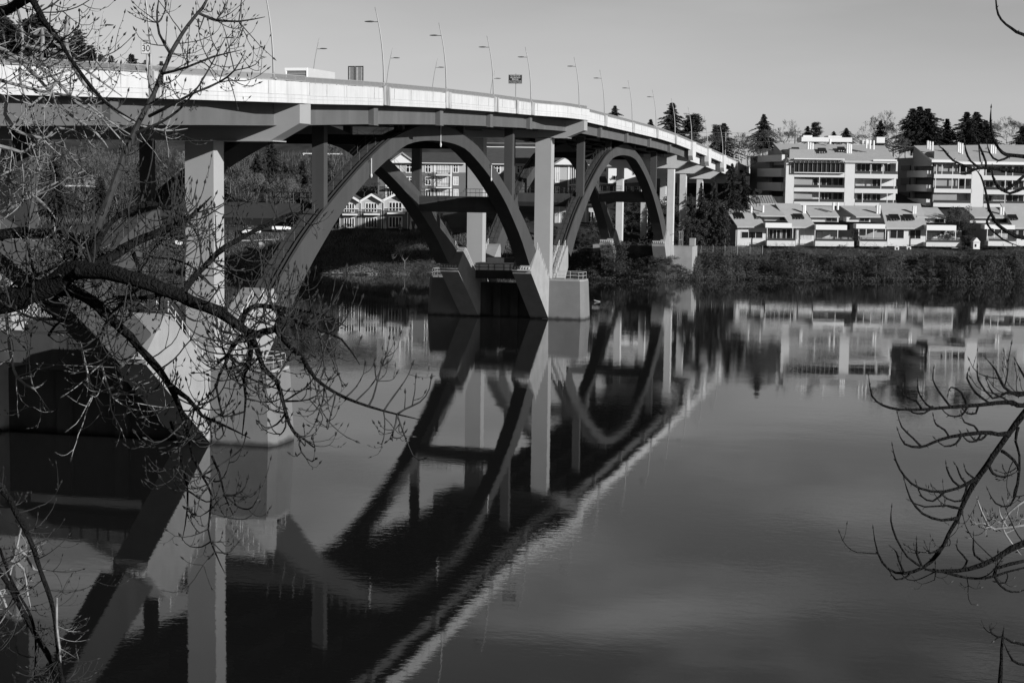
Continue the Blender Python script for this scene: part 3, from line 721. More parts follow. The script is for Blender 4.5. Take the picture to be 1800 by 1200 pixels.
balcony_bay(b, 1395.6, 1484.8, 337.2, 355, 361.5, W, (1439.5,), [(1398, 1420, 2, False), (1421, 1438, 2, True), (1443, 1462, 3, False), (1464, 1482, 2, False)])
balcony_bay(b, 1502, 1578, 286.5, 306, 313.8, W, (1530.5, 1552), [(1506, 1529, 3, False), (1533, 1550, 2, False), (1554, 1566, 2, False)])
balcony_bay(b, 1502, 1577.5, 313.8, 332, 339.8, W, (1548, 1571.5), [(1504, 1531, 2, True), (1533, 1550, 2, False)])
balcony_bay(b, 1502, 1576, 339.8, 356.5, 362, W, (1515.5, 1559, 1570), [(1506, 1516, 1, False), (1518, 1530, 2, False), (1533, 1548, 2, False)])
mb = MB(); fbox(mb, 1535, 1577, 280.5, 283.5, W-.9, .3); mb.build('eave_board', M['trim'], b)
for grp in ((1420, 1424, 1428, 250.5, 266.5), (1489, 1492.5, 1495.5, 252.5, 270), (1522.5, 1529, 1535.5, 246, 261)):
    for k, x in enumerate(grp[:3]): mb = MB(); pipe(mb, x, grp[3]-1+k, grp[4]+k, W+7, .26); mb.build('chimney', M['trim'], b)
mb = MB(); pipe(mb, 1459, 244.5, 253, W+14, .3); mb.build('vent', M['trim'], b)
for x0, x1, y0, y1 in ((1391, 1407, 261, 267.5), (1437, 1454, 262, 269), (1471, 1487, 260, 266.5)):
    q = MB()
    k0 = (y0-252)/(281-252); k1 = (y1-252)/(281-252)
    wa, wb = W+16-16.6*k0-.5, W+16-16.6*k1-.5
    q.prism([at(x0, y0, wa), at(x1-3, y0, wa), at(x1, y1, wb), at(x0+4, y1, wb)], (0, 0, .3)); fix_normals(q.build('skylight', M['glass'], b))
    q = MB()
    for i in range(3): q.bar(at(x0+4+i*4, y1-1, wb-.4), at(x0+3+i*4, y0+1.2, wa-.4), .12)
    q.build('skylight_frame', M['trim'], b)
fb('vent_grille', M['grey'], b, (1390.5, 1395, 287, 295, W-.02, .015))
# roof structure behind condo 1
b = empty('rooftop_building', gpt(190*450/FPX, 455), 'long low white flat roofed structure seen above the left condo roof', 'building')
fb('wall', M['trim'], b, (1409, 1498, 241.5, 249.5, 455, 8)); fb('upper_wall', M['trim'], b, (1412, 1428, 238, 241.4, 455.5, 6), (1456, 1480, 238.8, 241.4, 455.5, 6))
b = empty('white_hut', gpt(225*455/FPX, 459), 'small white box shaped hut on the skyline right of the condo chimneys', 'building')
fb('wall', M['trim'], b, (1541, 1555.5, 241, 251.5, 456, 5), (1516, 1540.9, 246.5, 253, 457, 4)); fb('door', M['grey'], b, (1519, 1522, 248, 252.8, 456.95, .04))
# condo 2
b = empty('condo_building', gpt(270*W/FPX, W+8), 'right hand pale condo block behind the bare twigs, with three balcony floors and two roofs', 'building', 'condo blocks on the hillside')
fb('wall', M['cwall'], b, (1640, 1800, 282, 364, W+3.2, 14), (1800.1, 1900, 283, 364, W+3.2, 14))
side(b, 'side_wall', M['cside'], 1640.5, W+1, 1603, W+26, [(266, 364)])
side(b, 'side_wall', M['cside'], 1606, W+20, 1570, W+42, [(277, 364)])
side(b, 'side_balcony', M['cwall'], 1639, W+1.5, 1603, W+22, [(300, 312), (325, 337), (350, 362)], .35, 1.4)
side(b, 'recess_shade', M['black'], 1639, W+.9, 1608, W+22, [(287, 299), (313, 324), (338, 349)], .12)  # dark between the side balconies painted as black slabs
side(b, 'recess_shade', M['black'], 1600, W+23.2, 1584, W+33, [(291, 299), (313, 325), (338, 349)], .2)
fb('pier_wall', M['cwall'], b, (1707.5, 1729, 283, 364, W, 3.19))
quad_roof('roof', M['croof'], b, [(1638, 281.5, W-1), (1728.5, 284.5, W-1), (1722, 255, W+16), (1606, 256, W+16)], .5)
quad_roof('roof', M['croof'], b, [(1724.6, 283.5, W-1.2), (1880, 287, W-1.2), (1862, 256, W+16.3), (1721, 253.5, W+16.3)], .5)
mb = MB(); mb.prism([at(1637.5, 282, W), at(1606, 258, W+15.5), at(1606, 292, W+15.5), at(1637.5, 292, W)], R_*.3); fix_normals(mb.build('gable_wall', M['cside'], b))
fb('eave_board', M['trim'], b, (1638, 1680, 281, 285.5, W-1.3, .25), (1681, 1727, 285, 289, W-1.3, .25), (1727.2, 1880, 285, 290, W-1.6, .25))
balcony_bay(b, 1642, 1709, 289, 306.5, 313.8, W, (1646, 1655.5, 1674.5, 1687, 1698), [(1647, 1656, 1, False), (1658, 1674, 2, False), (1677, 1686, 1, False), (1688, 1697, 1, False)])
balcony_bay(b, 1642, 1708.5, 313.8, 332, 339, W, (1644, 1673, 1684.5, 1696), [(1646, 1656, 2, False), (1658, 1672, 2, False), (1675, 1684, 1, False), (1686, 1695, 1, False)])
balcony_bay(b, 1640.5, 1707.5, 339, 357, 364, W, (), [(1643, 1658, 2, True), (1672, 1697, 2, True)])
balcony_bay(b, 1729, 1812, 291, 309, 317, W, (1733, 1768, 1780), [(1734, 1742, 1, False), (1744, 1757, 2, True), (1759, 1768, 1, False), (1770, 1779, 1, False), (1782, 1800, 2, False)])
balcony_bay(b, 1729, 1812, 317, 334, 342, W, (1766.5, 1779), [(1732, 1746, 2, False), (1748, 1757, 1, True), (1759, 1766, 1, False), (1770, 1779, 1, False), (1782, 1800, 2, False)])
balcony_bay(b, 1729, 1812, 342, 358.5, 365, W, (1766,), [(1731, 1744, 2, False), (1746, 1764, 3, True), (1769, 1800, 3, False)])
for grp in ((1630.2, 1634, 1638.8, 248.5, 262), (1684, 1687, 1691, 251, 268), (1741.5, 1745, 1749, 255.5, 273)):
    for k, x in enumerate(grp[:3]): mb = MB(); pipe(mb, x, grp[3]-1+k, grp[4]+k*1.5, W+7, .26); mb.build('chimney', M['trim'], b)
# shed with standing seam roof behind the first terrace row
b = empty('shed', gpt(145*415/FPX, 415), 'low shed with ribbed metal roof behind a dark bush, left of the condos', 'shed')
quad_roof('roof', M['croof'], b, [(1306, 357.5, 408), (1366, 357.5, 408), (1357, 343.5, 416), (1302, 343.5, 416)], .3)
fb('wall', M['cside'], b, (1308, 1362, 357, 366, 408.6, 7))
mb = MB()
for i in range(14): mb.bar(at(1307+i*4.4, 357, 407.8), at(1303.5+i*4.1, 343.6, 415.8), .05)
mb.build('roof_seam', M['cside'], b)

# terrace rows
WT = 394
def terrace(lab, roofs, ups, units, side_, extras=()):
    c = at(*side_[0]); b = empty('terrace_house', Vector((c.x, c.y, 6.6)), lab, 'house', 'riverside terrace houses')
    for r in roofs: quad_roof('roof', M['croof'], b, r, .35)
    if side_[1]: q_ = side_[1]; globals()['side'](b, 'side_wall', M['cside'], q_[0], q_[1], q_[2], q_[3], [q_[4]])
    for u in units:
        k = u[0]
        if k == 'wall':
            _, x0, x1, yt, yb, wins = u
            fb('wall', M['cwall'], b, (x0, x1, yt, yb, WT, 8)); fb('eave', M['trim'], b, (x0-.8, x1+.8, yt-1.4, yt-.05, WT-.7, .7))
            for (a, c_, y0, y1, n_, cur) in wins: window(b, a, c_, y0, y1, WT-.02, n_, M['curtain'] if cur else M['glass'], M['cwall'], .7)
        else:
            _, x0, x1, xr0, xr1, yf0, yf1, yb0, yb1, wins, posts = u
            fb('porch_roof', M['trim'], b, (xr0, xr1, yf0, yf1, WT-3.0, 3.4))
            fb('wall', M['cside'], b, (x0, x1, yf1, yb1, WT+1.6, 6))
            fb('balcony', M['cwall'], b, (x0-1, x1+1, yb0, yb1, WT-3.4, .3), (x0-1, x1+1, yb1-1, yb1, WT-3.09, 4.6), (x0-1, x0+.2, yb0, yb1-1.02, WT-3.09, 3.0), (x1-.2, x1+1, yb0, yb1-1.02, WT-3.09, 3.0))
            fb('balcony_rail', M['rail_dark'], b, (x0, x1, yb0-6.2, yb0-5.7, WT-3.3, .08), (x0, x1, yb0-4.2, yb0-.05, WT-3.25, .05))
            for p in posts: fb('post', M['trim'], b, (p, p+1, yf1, yb0, WT-2.8, .2))
            for (a, c_, y0, y1, n_, cur) in wins: window(b, a, c_, y0, y1, WT+1.5, n_, M['curtain'] if cur else M['glass'], M['trim'], .7)
            clutter(b, x0+3, x1-4, yb0-.3, WT-2.4, 4)
    for (x0, x1, yt, yb, r) in ups:
        quad_roof('roof', M['croof'], b, r, .3)
        fb('clerestory', M['cwall'], b, (x0, x1, yt, yb, WT+5.2, 4)); window(b, x0+(x1-x0)*.55, x1-2, yt+.6, yb-.4, WT+5.15, 2, M['glass'], M['cside'], .6)
    for e in extras:
        if e[0] == 'ch':
            for x in e[1]: mb = MB(); pipe(mb, x, e[2], e[3], WT+6, .28); mb.build('chimney', M['trim'], b)
        elif e[0] == 'sk':
            x0, x1, y0, y1 = e[1:]; dw = lambda y: WT-1+12.5*(398.5-y)/(398.5-357)-.45
            q = MB(); q.prism([at(x0, y0, dw(y0)), at(x1-4, y0, dw(y0)), at(x1, y1, dw(y1)), at(x0+5, y1, dw(y1))], (0, 0, .3)); s_ = fix_normals(q.build('skylight', M['glass'], b))
            q = MB()
            for i in range(3): q.bar(at(x0+5+i*(x1-x0-6)/3, y1-.6, dw(y1)-.4), at(x0+1+i*(x1-x0-6)/3, y0+.6, dw(y0)-.4), .1)
            q.build('bars', M['cside'], s_)
        elif e[0] == 'base':
            fb('basement_wall', M['rock'], b, (e[1], e[2], e[3], e[4], WT+1.8, 6))
    return b
def rf(x0, x1, y1, dx=28, wb=12, ridge=357, x1b=None):
    return [(x0, y1, WT-1), (x1, y1, WT-1), (x1b if x1b else x1-dx, ridge+.8, WT-1+wb), (x0-dx, ridge, WT-1+wb)]
terrace('first pale terrace house by the dark columnar trees, four bays with two balconies',
    [rf(1296, 1347, 397.8), rf(1391, 1435, 398.6, 29)],
    [(1344, 1392, 378.6, 388, [(1330, 378.5, WT+3.5), (1381, 379, WT+3.5), (1366, 360, WT+12), (1312, 359, WT+12)]), (1425, 1474, 380.5, 390, [(1424, 380, WT+4), (1476, 380.5, WT+4), (1463, 363, WT+11), (1412, 362, WT+11)])],
    [('wall', 1296, 1346, 399, 432, [(1303, 1341, 407, 419, 3, False)]), ('bal', 1349, 1397, 1345.5, 1392, 392, 400.5, 423, 432.5, [(1352, 1372, 403, 421, 3, False), (1374, 1390, 402, 421, 2, False)], (1348, 1393)),
     ('wall', 1399, 1431, 400, 432.5, [(1401, 1427, 403.5, 420.5, 2, True)]), ('bal', 1434, 1500, 1434, 1489, 395.5, 404, 424, 433, [(1436, 1444, 408, 424, 1, True), (1446, 1472, 407, 421, 2, True)], (1432, 1472))],
    ((1300, 400, WT), (1295.5, WT+.1, 1271, WT+11.5, (396, 436))), [('ch', (1320.5, 1341), 361, 374), ('ch', (1412, 1414.5), 361, 377), ('ch', (1464.5, 1472.5), 356, 369), ('sk', 1289, 1309, 375.5, 384.5), ('sk', 1325, 1338, 376.5, 384.5), ('sk', 1393, 1414, 377.5, 385), ('base', 1296, 1498, 433, 441)])
terrace('second pale terrace house, in the middle of the row, with two pairs of dark windows',
    [rf(1558, 1630, 400.4, 12)],
    [(1488, 1530, 382, 390, [(1505, 380.5, WT+4), (1548, 380.5, WT+4), (1538, 362, WT+11), (1476, 361.5, WT+11)]), (1620, 1662, 383, 392, [(1612, 381, WT+4), (1664, 383, WT+4), (1648, 365, WT+11), (1606, 364, WT+11)])],
    [('bal', 1512, 1558, 1505, 1556.5, 394, 402, 424.5, 433, [(1514, 1532, 405, 424, 2, False), (1535, 1556, 404, 424, 2, False)], (1509, 1522, 1535, 1556)), ('wall', 1560, 1627, 402, 433, [(1564, 1589.5, 403.4, 419.5, 2, False), (1599, 1619, 403.4, 420, 2, False)]),
     ('bal', 1629, 1690, 1629, 1681, 396, 405, 426, 433.5, [(1630, 1661, 408.5, 419, 4, True)], (1628, 1679))],
    ((1600, 400, WT), (1512, WT+.5, 1496, WT+10, (396, 436))), [('ch', (1541.5, 1545.5), 360.5, 376), ('ch', (1605, 1608.5), 362, 378), ('sk', 1561.5, 1582.5, 378.5, 387), ('sk', 1586.5, 1608, 378.5, 387), ('base', 1512, 1688, 434, 443)])
terrace('third pale terrace house at the right edge, partly behind twigs',
    [rf(1782, 1850, 400, 24)],
    [(1705, 1772, 383, 392, [(1713, 381.5, WT+4), (1767, 382, WT+4), (1756, 364, WT+11), (1694, 364, WT+11)])],
    [('bal', 1738, 1785, 1731, 1784, 395.5, 403, 424, 432.5, [(1740, 1756, 405, 424, 2, False), (1760, 1780, 404, 424, 2, True)], (1735, 1747, 1760)), ('wall', 1787, 1860, 401, 432.5, [(1789, 1810, 404, 419, 2, False)])],
    ((1780, 400, WT), (1738, WT+.5, 1700, WT+11, (394, 436))), [('ch', (1758.5, 1763), 364, 379), ('sk', 1770, 1790, 379, 386.5), ('base', 1738, 1858, 433, 442)])
b = empty('garden_hut', at(1716, 438, 389), 'tiny white hut with pointed roof between the second and third terrace', 'hut')
fb('wall', M['trim'], b, (1711, 1722.5, 425, 438, 388, 2.2)); fb('door', M['glass'], b, (1713.5, 1716.5, 429, 434, 387.95, .04))
mb = MB(); mb.prism([at(1710, 425.5, 387.7), at(1724, 425.5, 387.7), at(1717, 417.5, 387.7)], F_*3); fix_normals(mb.build('roof', M['trim'], b))
for i, x in enumerate((1573, 1594)):
    b = empty('air_unit', at(x+4, 440, 392.5), ('left', 'right')[i]+' one of the two white air units under the second terrace house', 'air unit', 'air units under the terrace')
    fb('casing', M['trim'], b, (x, x+7.5, 433.5, 440, 391.5, .8)); fb('grille', M['rail_dark'], b, (x+2, x+5.5, 435, 438.5, 391.45, .04))

# gabled houses and apartments seen under the arches
def gable_house(lab, x0, x1, ya, ye, yb, w, wins, group):
    b = empty('gabled_house', at((x0+x1)/2, yb, w), lab, 'house', group)
    ys = ye+(yb-ye)*.27
    fb('upper_wall', M['siding_light'], b, (x0, x1, ye, ys, w, 10)); fb('lower_wall', M['siding'], b, (x0, x1, ys+.02, yb, w, 10))
    xm = (x0+x1)/2; mb = MB(); mb.prism([at(x0, ye-.02, w), at(x1, ye-.02, w), at(xm, ya+1.5, w)], F_*10); fix_normals(mb.build('gable_wall', M['siding_light'], b))
    for sx, xe in ((-1, x0-2.5), (1, x1+2.5)):
        P0 = at(xe, ye+1.2, w-1); P1 = at(xm, ya, w-1); mb = MB(); mb.prism([P0, P1, P1+Z_*.3, P0+Z_*.3], F_*12); r = fix_normals(mb.build('roof', M['droof'], b))
        mb = MB(); mb.prism([P0-Z_*.25, P1-Z_*.25, P1+Z_*.32, P0+Z_*.32], -F_*.15); fix_normals(mb.build('barge_board', M['trim'], r))
    fb('corner_board', M['trim'], b, (x0, x0+1, ye, yb, w-.1, .09), (x1-1, x1, ye, yb, w-.1, .09))
    fb('belt', M['trim'], b, (x0+1.01, x1-1.01, ys-.6, ys+.4, w-.1, .09))
    xa, xb = xm-(x1-x0)*.29, xm+(x1-x0)*.27
    window(b, xa, xb, ye+2.5, ye+19.5, w-.02, 4, M['glass'], M['trim'], 1.4); window(b, xa, xb, ye+28, yb-1.5, w-.02, 4, M['glass'], M['trim'], 1.4)
    bl = fb('balcony', M['trim'], b, (xa-2.5, xb+4, ye+21.5, ye+24, w-1.6, 1.5)); mb = MB()
    for i in range(22): x = xa-2+(xb-xa+5)*i/21; fbox(mb, x, x+.35, ye+14, ye+21.4, w-1.5, .05)
    fbox(mb, xa-2.2, xb+3.6, ye+13.4, ye+13.98, w-1.52, .08); mb.build('balcony_rail', M['rail_dark'], bl)
    return b
gl = ['left of the three gabled grey and white houses, nearest the arch rib', 'middle of the three gabled grey and white houses under the arch', 'right of the three gabled grey and white houses, beside garden parasols']
for (x0, x1, ya, ye, yb), l in zip(((597, 631.5, 343.5, 354.5, 402), (634, 671.5, 342.5, 354, 402), (674, 717, 342, 352.5, 402)), gl): gable_house(l, x0, x1, ya, ye, yb, 400, (), 'gabled houses by the lawn')
def apartment(lab, x0, x1, yr0, ye, yb, w, gables, bays):
    b = empty('apartment_building', at((x0+x1)/2, yb, w), lab, 'building', 'white and grey apartment buildings')
    h3 = (yb-ye)/3.0
    fb('upper_wall', M['siding_light'], b, (x0, x1, ye, ye+h3*.75, w, 14)); fb('lower_wall', M['siding'], b, (x0, x1, ye+h3*.75+.02, yb, w, 14))
    quad_roof('roof', M['droof'], b, [(x0-2, ye, w-1), (x1+2, ye, w-1), (x1+2, yr0, w+7.5), (x0-2, yr0, w+7.5)], .3)
    fb('eave', M['trim'], b, (x0-2, x1+2, ye, ye+1.3, w-1.1, .3))
    for g0, g1, gy in gables:
        mb = MB(); gm = (g0+g1)/2; mb.prism([at(g0, ye+.5, w-1.3), at(g1, ye+.5, w-1.3), at(gm, gy, w-1.3)], F_*7); gw = fix_normals(mb.build('gable_wall', M['trim'], b))
        mb = MB()
        for xe in (g0-2, g1+2):
            P0 = at(xe, ye+1, w-1.9); P1 = at(gm, gy-.8, w-1.9); mb.prism([P0, P1, P1+Z_*.3, P0+Z_*.3], F_*.5)
        fix_normals(mb.build('barge_board', M['cside'], gw))
    for kind, a, c, in bays:
        for f_ in range(3):
            y0 = ye+h3*f_+(2.5 if f_ else 3); y1 = ye+h3*(f_+1)-4
            if kind == 'w': window(b, a, c, y0, y1, w-.04, 2, random.choice((M['glass'], M['glass'], M['curtain'])), M['trim'], 1.5, True)
            else:
                window(b, a, c, y0, y1+2, w-.04, 4, random.choice((M['glass'], M['curtain'])), M['trim'], 1.2)
                bl = fb('balcony', M['trim'], b, (a-3, c+3, y1+3, y1+5, w-2, 1.9)); mb = MB()
                for i in range(16): x = a-2.5+(c-a+5)*i/15; fbox(mb, x, x+.4, y1-3.5, y1+2.9, w-1.95, .05)
                fbox(mb, a-2.7, c+2.7, y1-4, y1-3.45, w-1.97, .08); mb.build('balcony_rail', M['rail_dark'], bl)
        if kind == 'b': fb('pilaster', M['trim'], b, (a-6.5, a-3.5, ye+1.4, yb, w-.12, .11), (c+3.5, c+6, ye+1.4, yb, w-.12, .11))
    return b
apartment('large white and grey apartment building with a gable, framed by the middle arch', 664, 818, 268, 286, 352, 440, [(684, 730, 270)], [('w', 713, 727), ('b', 684, 700), ('w', 747, 758), ('b', 769, 788), ('w', 796, 806)])
apartment('apartment building half hidden behind the tall grey columns of the middle pier', 822, 940, 260, 288, 352, 442, [], [('w', 868, 880), ('b', 840, 856), ('w', 908, 920)])
apartment('apartment building with white gable seen between the middle pier column and the far arch', 944, 1052, 262, 289, 398, 432, [(974, 1019, 276)], [('w', 975.5, 983.5), ('b', 1004, 1018), ('w', 1036, 1046)])
b = empty('white_house', at(1100, 345, 470), 'white walled house seen through the right arch behind bushes', 'house')
fb('wall', M['trim'], b, (1069, 1134, 291, 346, 470, 12)); quad_roof('roof', M['cside'], b, [(1066, 291, 469), (1137, 291, 469), (1128, 280, 476), (1074, 280, 476)], .3)
window(b, 1077, 1087, 308.5, 316, 469.95, 2); window(b, 1112, 1119, 300, 308, 469.95, 2)
b = empty('white_low_house', at(1010, 392, 410), 'low white house with doors at the foot of the left haunch of the right arch', 'house')
fb('wall', M['siding_light'], b, (975, 1062, 362, 396, 412, 7)); fb('corner_board', M['trim'], b, (982, 984, 362, 396, 411.9, .09), (1028, 1031, 362, 396, 411.9, .09), (1046, 1048, 362, 396, 411.9, .09))
window(b, 989, 994, 372, 390, 411.9, 1); window(b, 1034, 1044, 372, 390, 411.9, 2); fb('eave', M['trim'], b, (970, 1064, 359, 361.9, 411, 8.5))
# distant parking deck line
b = empty('parking_deck', at(890, 262, 520), 'long low parking deck with white edge behind the apartment roofs', 'parking deck')
fb('edge', M['trim'], b, (845, 945, 258, 259.3, 515, .4)); fb('wall', M['siding'], b, (845, 945, 259.4, 268, 515.2, 10)); fb('parapet', M['siding'], b, (845, 945, 251, 253, 517, .4))
b = empty('retaining_wall', at(140, 312, 430), 'pale concrete retaining wall seen under the left span among the branches', 'wall')
fb('wall', M['rock'], b, (105, 175, 306, 326, 430, 2)); fb('coping', M['trim'], b, (104, 176, 326.2, 328, 429.6, 2))
b = empty('upper_road_wall', at(560, 272, 500), 'thin white guard wall along the hillside road left of the arch crown', 'wall')
fb('wall', M['trim'], b, (532, 602, 269.5, 271.3, 500, .4)); fb('post', M['trim'], b, (533, 534.5, 271.4, 292, 500, .4), (556, 557.2, 271.4, 290, 500, .4), (578, 579.2, 271.4, 290, 500, .4))
# parasols
for i, x in enumerate((677, 704, 722, 731)):
    w = 395; p = at(x, 401, w); p.z = gz((x-900)/FPX*w, w)
    q0 = empty('parasol', p, ['closed pale parasol left of the right gabled house door', 'closed pale parasol in front of the right gabled house door', 'closed pale parasol just right of the gabled houses', 'thin closed parasol farthest right of the gabled houses'][i], 'parasol', 'closed garden parasols')
    q = MB(); q.tube([p+Z_*.9, p+Z_*1.2, p+Z_*2.9], [.30, .34, .04], 8); q.build('canopy', M['siding_light'], q0); q = MB(); q.bar(p, p+Z_*3, .04); q.build('pole', M['rail'], q0)
# cars on the riverside road
def car(lab, px, py, w, m, ang=0):
    p = at(px, py, w); p.z = gz((px-900)/FPX*w, w)+.12
    r = empty('parked_car', p, lab, 'car', 'cars parked on the riverside road')
    X_ = (R_*math.cos(ang)+F_*math.sin(ang)); Y_ = Z_.cross(X_)
    T = lambda x, y, z: p+X_*x+Y_*y+Z_*z
    def sect(x, z0, z1, h): return [T(x, -h, z0), T(x, h, z0), T(x, h*.96, z1), T(x, -h*.96, z1)]
    q = MB(); q.strip([sect(-2.2, .4, .8, .75), sect(-2.05, .28, .98, .86), sect(-1.2, .25, 1.0, .9), sect(.9, .25, .98, .9), sect(1.9, .28, .86, .86), sect(2.25, .4, .7, .75)]); fix_normals(q.build('body', m, r))
    q = MB(); q.strip([[T(-1.9, -.75, .98), T(-1.9, .75, .98), T(-1.85, .7, 1.02), T(-1.85, -.7, 1.02)], [T(-1.4, -.76, .98), T(-1.4, .76, .98), T(-1.3, .62, 1.42), T(-1.3, -.62, 1.42)], [T(.2, -.76, .98), T(.2, .76, .98), T(.0, .62, 1.45), T(.0, -.62, 1.45)], [T(1.1, -.75, .96), T(1.1, .75, .96), T(1.05, .7, 1.0), T(1.05, -.7, 1.0)]]); fix_normals(q.build('windows', M['glass'], r))
    q = MB(); q.prism([T(-1.25, -.6, 1.43), T(-.02, -.6, 1.455), T(-.02, .6, 1.455), T(-1.25, .6, 1.43)], (0, 0, .05)); q.build('roof', m, r)
    for x in (-1.4, 1.4):
        for y in (-.8, .8):
            q = MB(); q.tube([T(x, y-.1, .1), T(x, y+.1, .1)], .33, 10); q.build('wheel', M['black'], r)
car('silver parked car on the riverside road, leftmost of three behind the twigs', 441, 433, 392, M['rail_white'], .3)
car('dark parked car on the riverside road, uppermost of three', 486, 419, 404, M['grey'], .2)
car('white roofed parked car nearest the arch rib', 494, 430, 394, M['trim'], .2)
rd = MB(); rd.strip([[gpt(s_, a)+Z_*.12 for a in (388.5, 393, 397.5)] for s_ in range(-150, -44, 3)], False); tag(rd.build('road', M['asphalt']), kind='structure')
rl = MB(); rl.strip([[gpt(s_, a)+Z_*.126 for a in (388.8, 389.1)] for s_ in range(-150, -52, 3)], False); tag(rl.build('road_line', M['white']), kind='structure')
for i, (x, y, yb) in enumerate(((314.5, 425, 462), (458.5, 432, 474))):
    w = 383; a = at(x, y, w); q0 = empty('round_sign', Vector((a.x, a.y, gz((x-900)/FPX*w, w))), ['bright round sign disc by the far bank behind the left limb', 'dull round sign disc on the bank near the parked cars'][i], 'road sign', 'round signs on the far bank')
    q = MB(); q.tube([a-F_*.03, a+F_*.03], .85, 20); q.build('disc', M['trim' if i == 0 else 'siding_light'], q0)
    q = MB(); q.bar(Vector((a.x, a.y, q0.location.z))+F_*.1, a+F_*.1, .06); q.build('post', M['rail_dark'], q0)
    q = MB(); fbox(q, x-4, x+4, y-.6, y+.6, w-.06, .025); q.build('bar', M['grey'], q0)
# chain link fence on the bank
b = empty('chain_link_fence', at(1255, 452, 381), 'long grey chain link fence along the bank top below the columnar trees', 'fence')
q = MB()
for i in range(40):
    x = 1212+i*3.2; 
    fbox(q, x, x+.1, 433, 452, 381, .02)
for i in range(9): fbox(q, 1212, 1340, 433.5+i*2.2, 433.62+i*2.2, 381.05, .02)
q.build('mesh', M['cside'], b)
for x in (1212, 1232, 1253, 1274, 1296, 1318, 1340): q = MB(); fbox(q, x, x+.7, 431.5, 452.5, 380.9, .08); q.build('post', M['rail'], b)
# park gate frame and little sign on the bank, pale stone strip
b = empty('pipe_barrier', at(1085, 436, 379), 'bent pale pipe barrier on the bank under the right arch', 'barrier')
q = MB(); P_ = [at(1073, 436, 379), at(1075, 427, 379), at(1093, 426.5, 379), at(1096, 434, 379)]; q.tube(P_, .06, 5); q.build('pipe', M['rail'], b)
b = empty('notice_board', at(1063, 437, 378), 'small white notice board on the brambly bank', 'sign')
fb('board', M['trim'], b, (1061, 1065.3, 434, 438.6, 378, .05)); fb('post', M['rail'], b, (1062.8, 1063.4, 438.7, 443, 378, .05))
# utility poles and wires on the skyline
for i, (x, yt, yb) in enumerate(((1397, 227, 262), (1290, 250, 285), (1299, 248, 290), (1275, 232, 262))):
    w = 480; a = at(x, yb, w); top = at(x, yt, w).z
    q0 = empty('utility_pole', a, ['utility pole on the skyline left of the condo roof', 'utility pole at the right end of the bridge, left one', 'utility pole at the right end of the bridge, right one', 'utility pole rising just behind the last bridge lamp'][i], 'utility pole', 'utility poles on the skyline')
    q = MB(); q.bar(Vector((a.x, a.y, a.z-3)), Vector((a.x, a.y, top)), .16, 6); q.build('pole', M['trunk' if i == 0 else 'rail'], q0)
    q = MB(); c_ = Vector((a.x, a.y, top-.8)); q.bar(c_-R_*1.0, c_+R_*1.0, .07); q.build('crossarm', M['trunk'], q0)
for i, (y0, y1) in enumerate(((234, 231), (240.5, 238), (248.5, 247))):
    q = MB(); P_ = [at(1100+k*25, y0+(y1-y0)*k/13.-2.5*math.sin(math.pi*((k % 6)/6.))*-1, 478+i*.5) for k in range(14)]; q.tube(P_, .05, 3)
    o = tag(q.build('power_line', M['rail']), ['topmost', 'middle', 'lowest'][i]+' of three power lines crossing behind the conifers', 'power line', 'power lines')
q = MB(); P_ = [at(1540+k*12, 252+k*.9+1.5*math.sin(math.pi*k/10), 440) for k in range(11)]; q.tube(P_, .05, 3); tag(q.build('power_line', M['rail']), 'single wire between the two condo roofs', 'power line')

# ------------------------------------------------------------------ vegetation
def tri_leaf(mb, p, L, wd, up_=None):
    d = Vector((random.gauss(0, 1), random.gauss(0, 1), random.gauss(0, .6)))
    if up_: d = up_+d*.35
    d.normalize(); n_ = d.cross(Vector((random.gauss(0, 1), random.gauss(0, 1), random.gauss(0, 1))))
    if n_.length < 1e-4: return
    n_.normalize(); k = len(mb.v)
    mb.v += [tuple(p-n_*wd*.5), tuple(p+n_*wd*.5), tuple(p+d*L)]; mb.f.append((k, k+1, k+2))
def conifer_mesh(seed, spread=.20, dens=1.0, ragged=.5):
    """unit height 1"""
    random.seed(seed); c = MB(); z = .08
    while z < .985:
        rmax = spread*(1-z)**.8*(.65+ragged*random.random())*(min(1, z/.16)*.5+.5)
        nb_ = random.randint(4, 7); a0 = random.random()*6.28
        for k in range(nb_):
            a = a0+6.283*k/nb_+random.uniform(-.35, .35); r = rmax*random.uniform(.4, 1.4)
            dirv = Vector((math.cos(a), math.sin(a), 0)); steps = max(3, int(r/.014))
            for i in range(steps):
                u = (i+.6)/steps; p = dirv*r*u+Z_*(z+.02*u-.06*u*u*r/.15+random.uniform(-.004, .004))
                for _ in range(int(3*dens)+1): tri_leaf(c, p+Vector((random.gauss(0, .006), random.gauss(0, .006), random.gauss(0, .005))), .034*(1.15-u*.5), .017, dirv*.8-Z_*.35)
        z += .021+.012*(1-z)
    t_ = MB(); t_.tube([(0, 0, -.05), (.003, 0, .4), (0, 0, .98)], [.014, .010, .002], 6)
    return c, t_
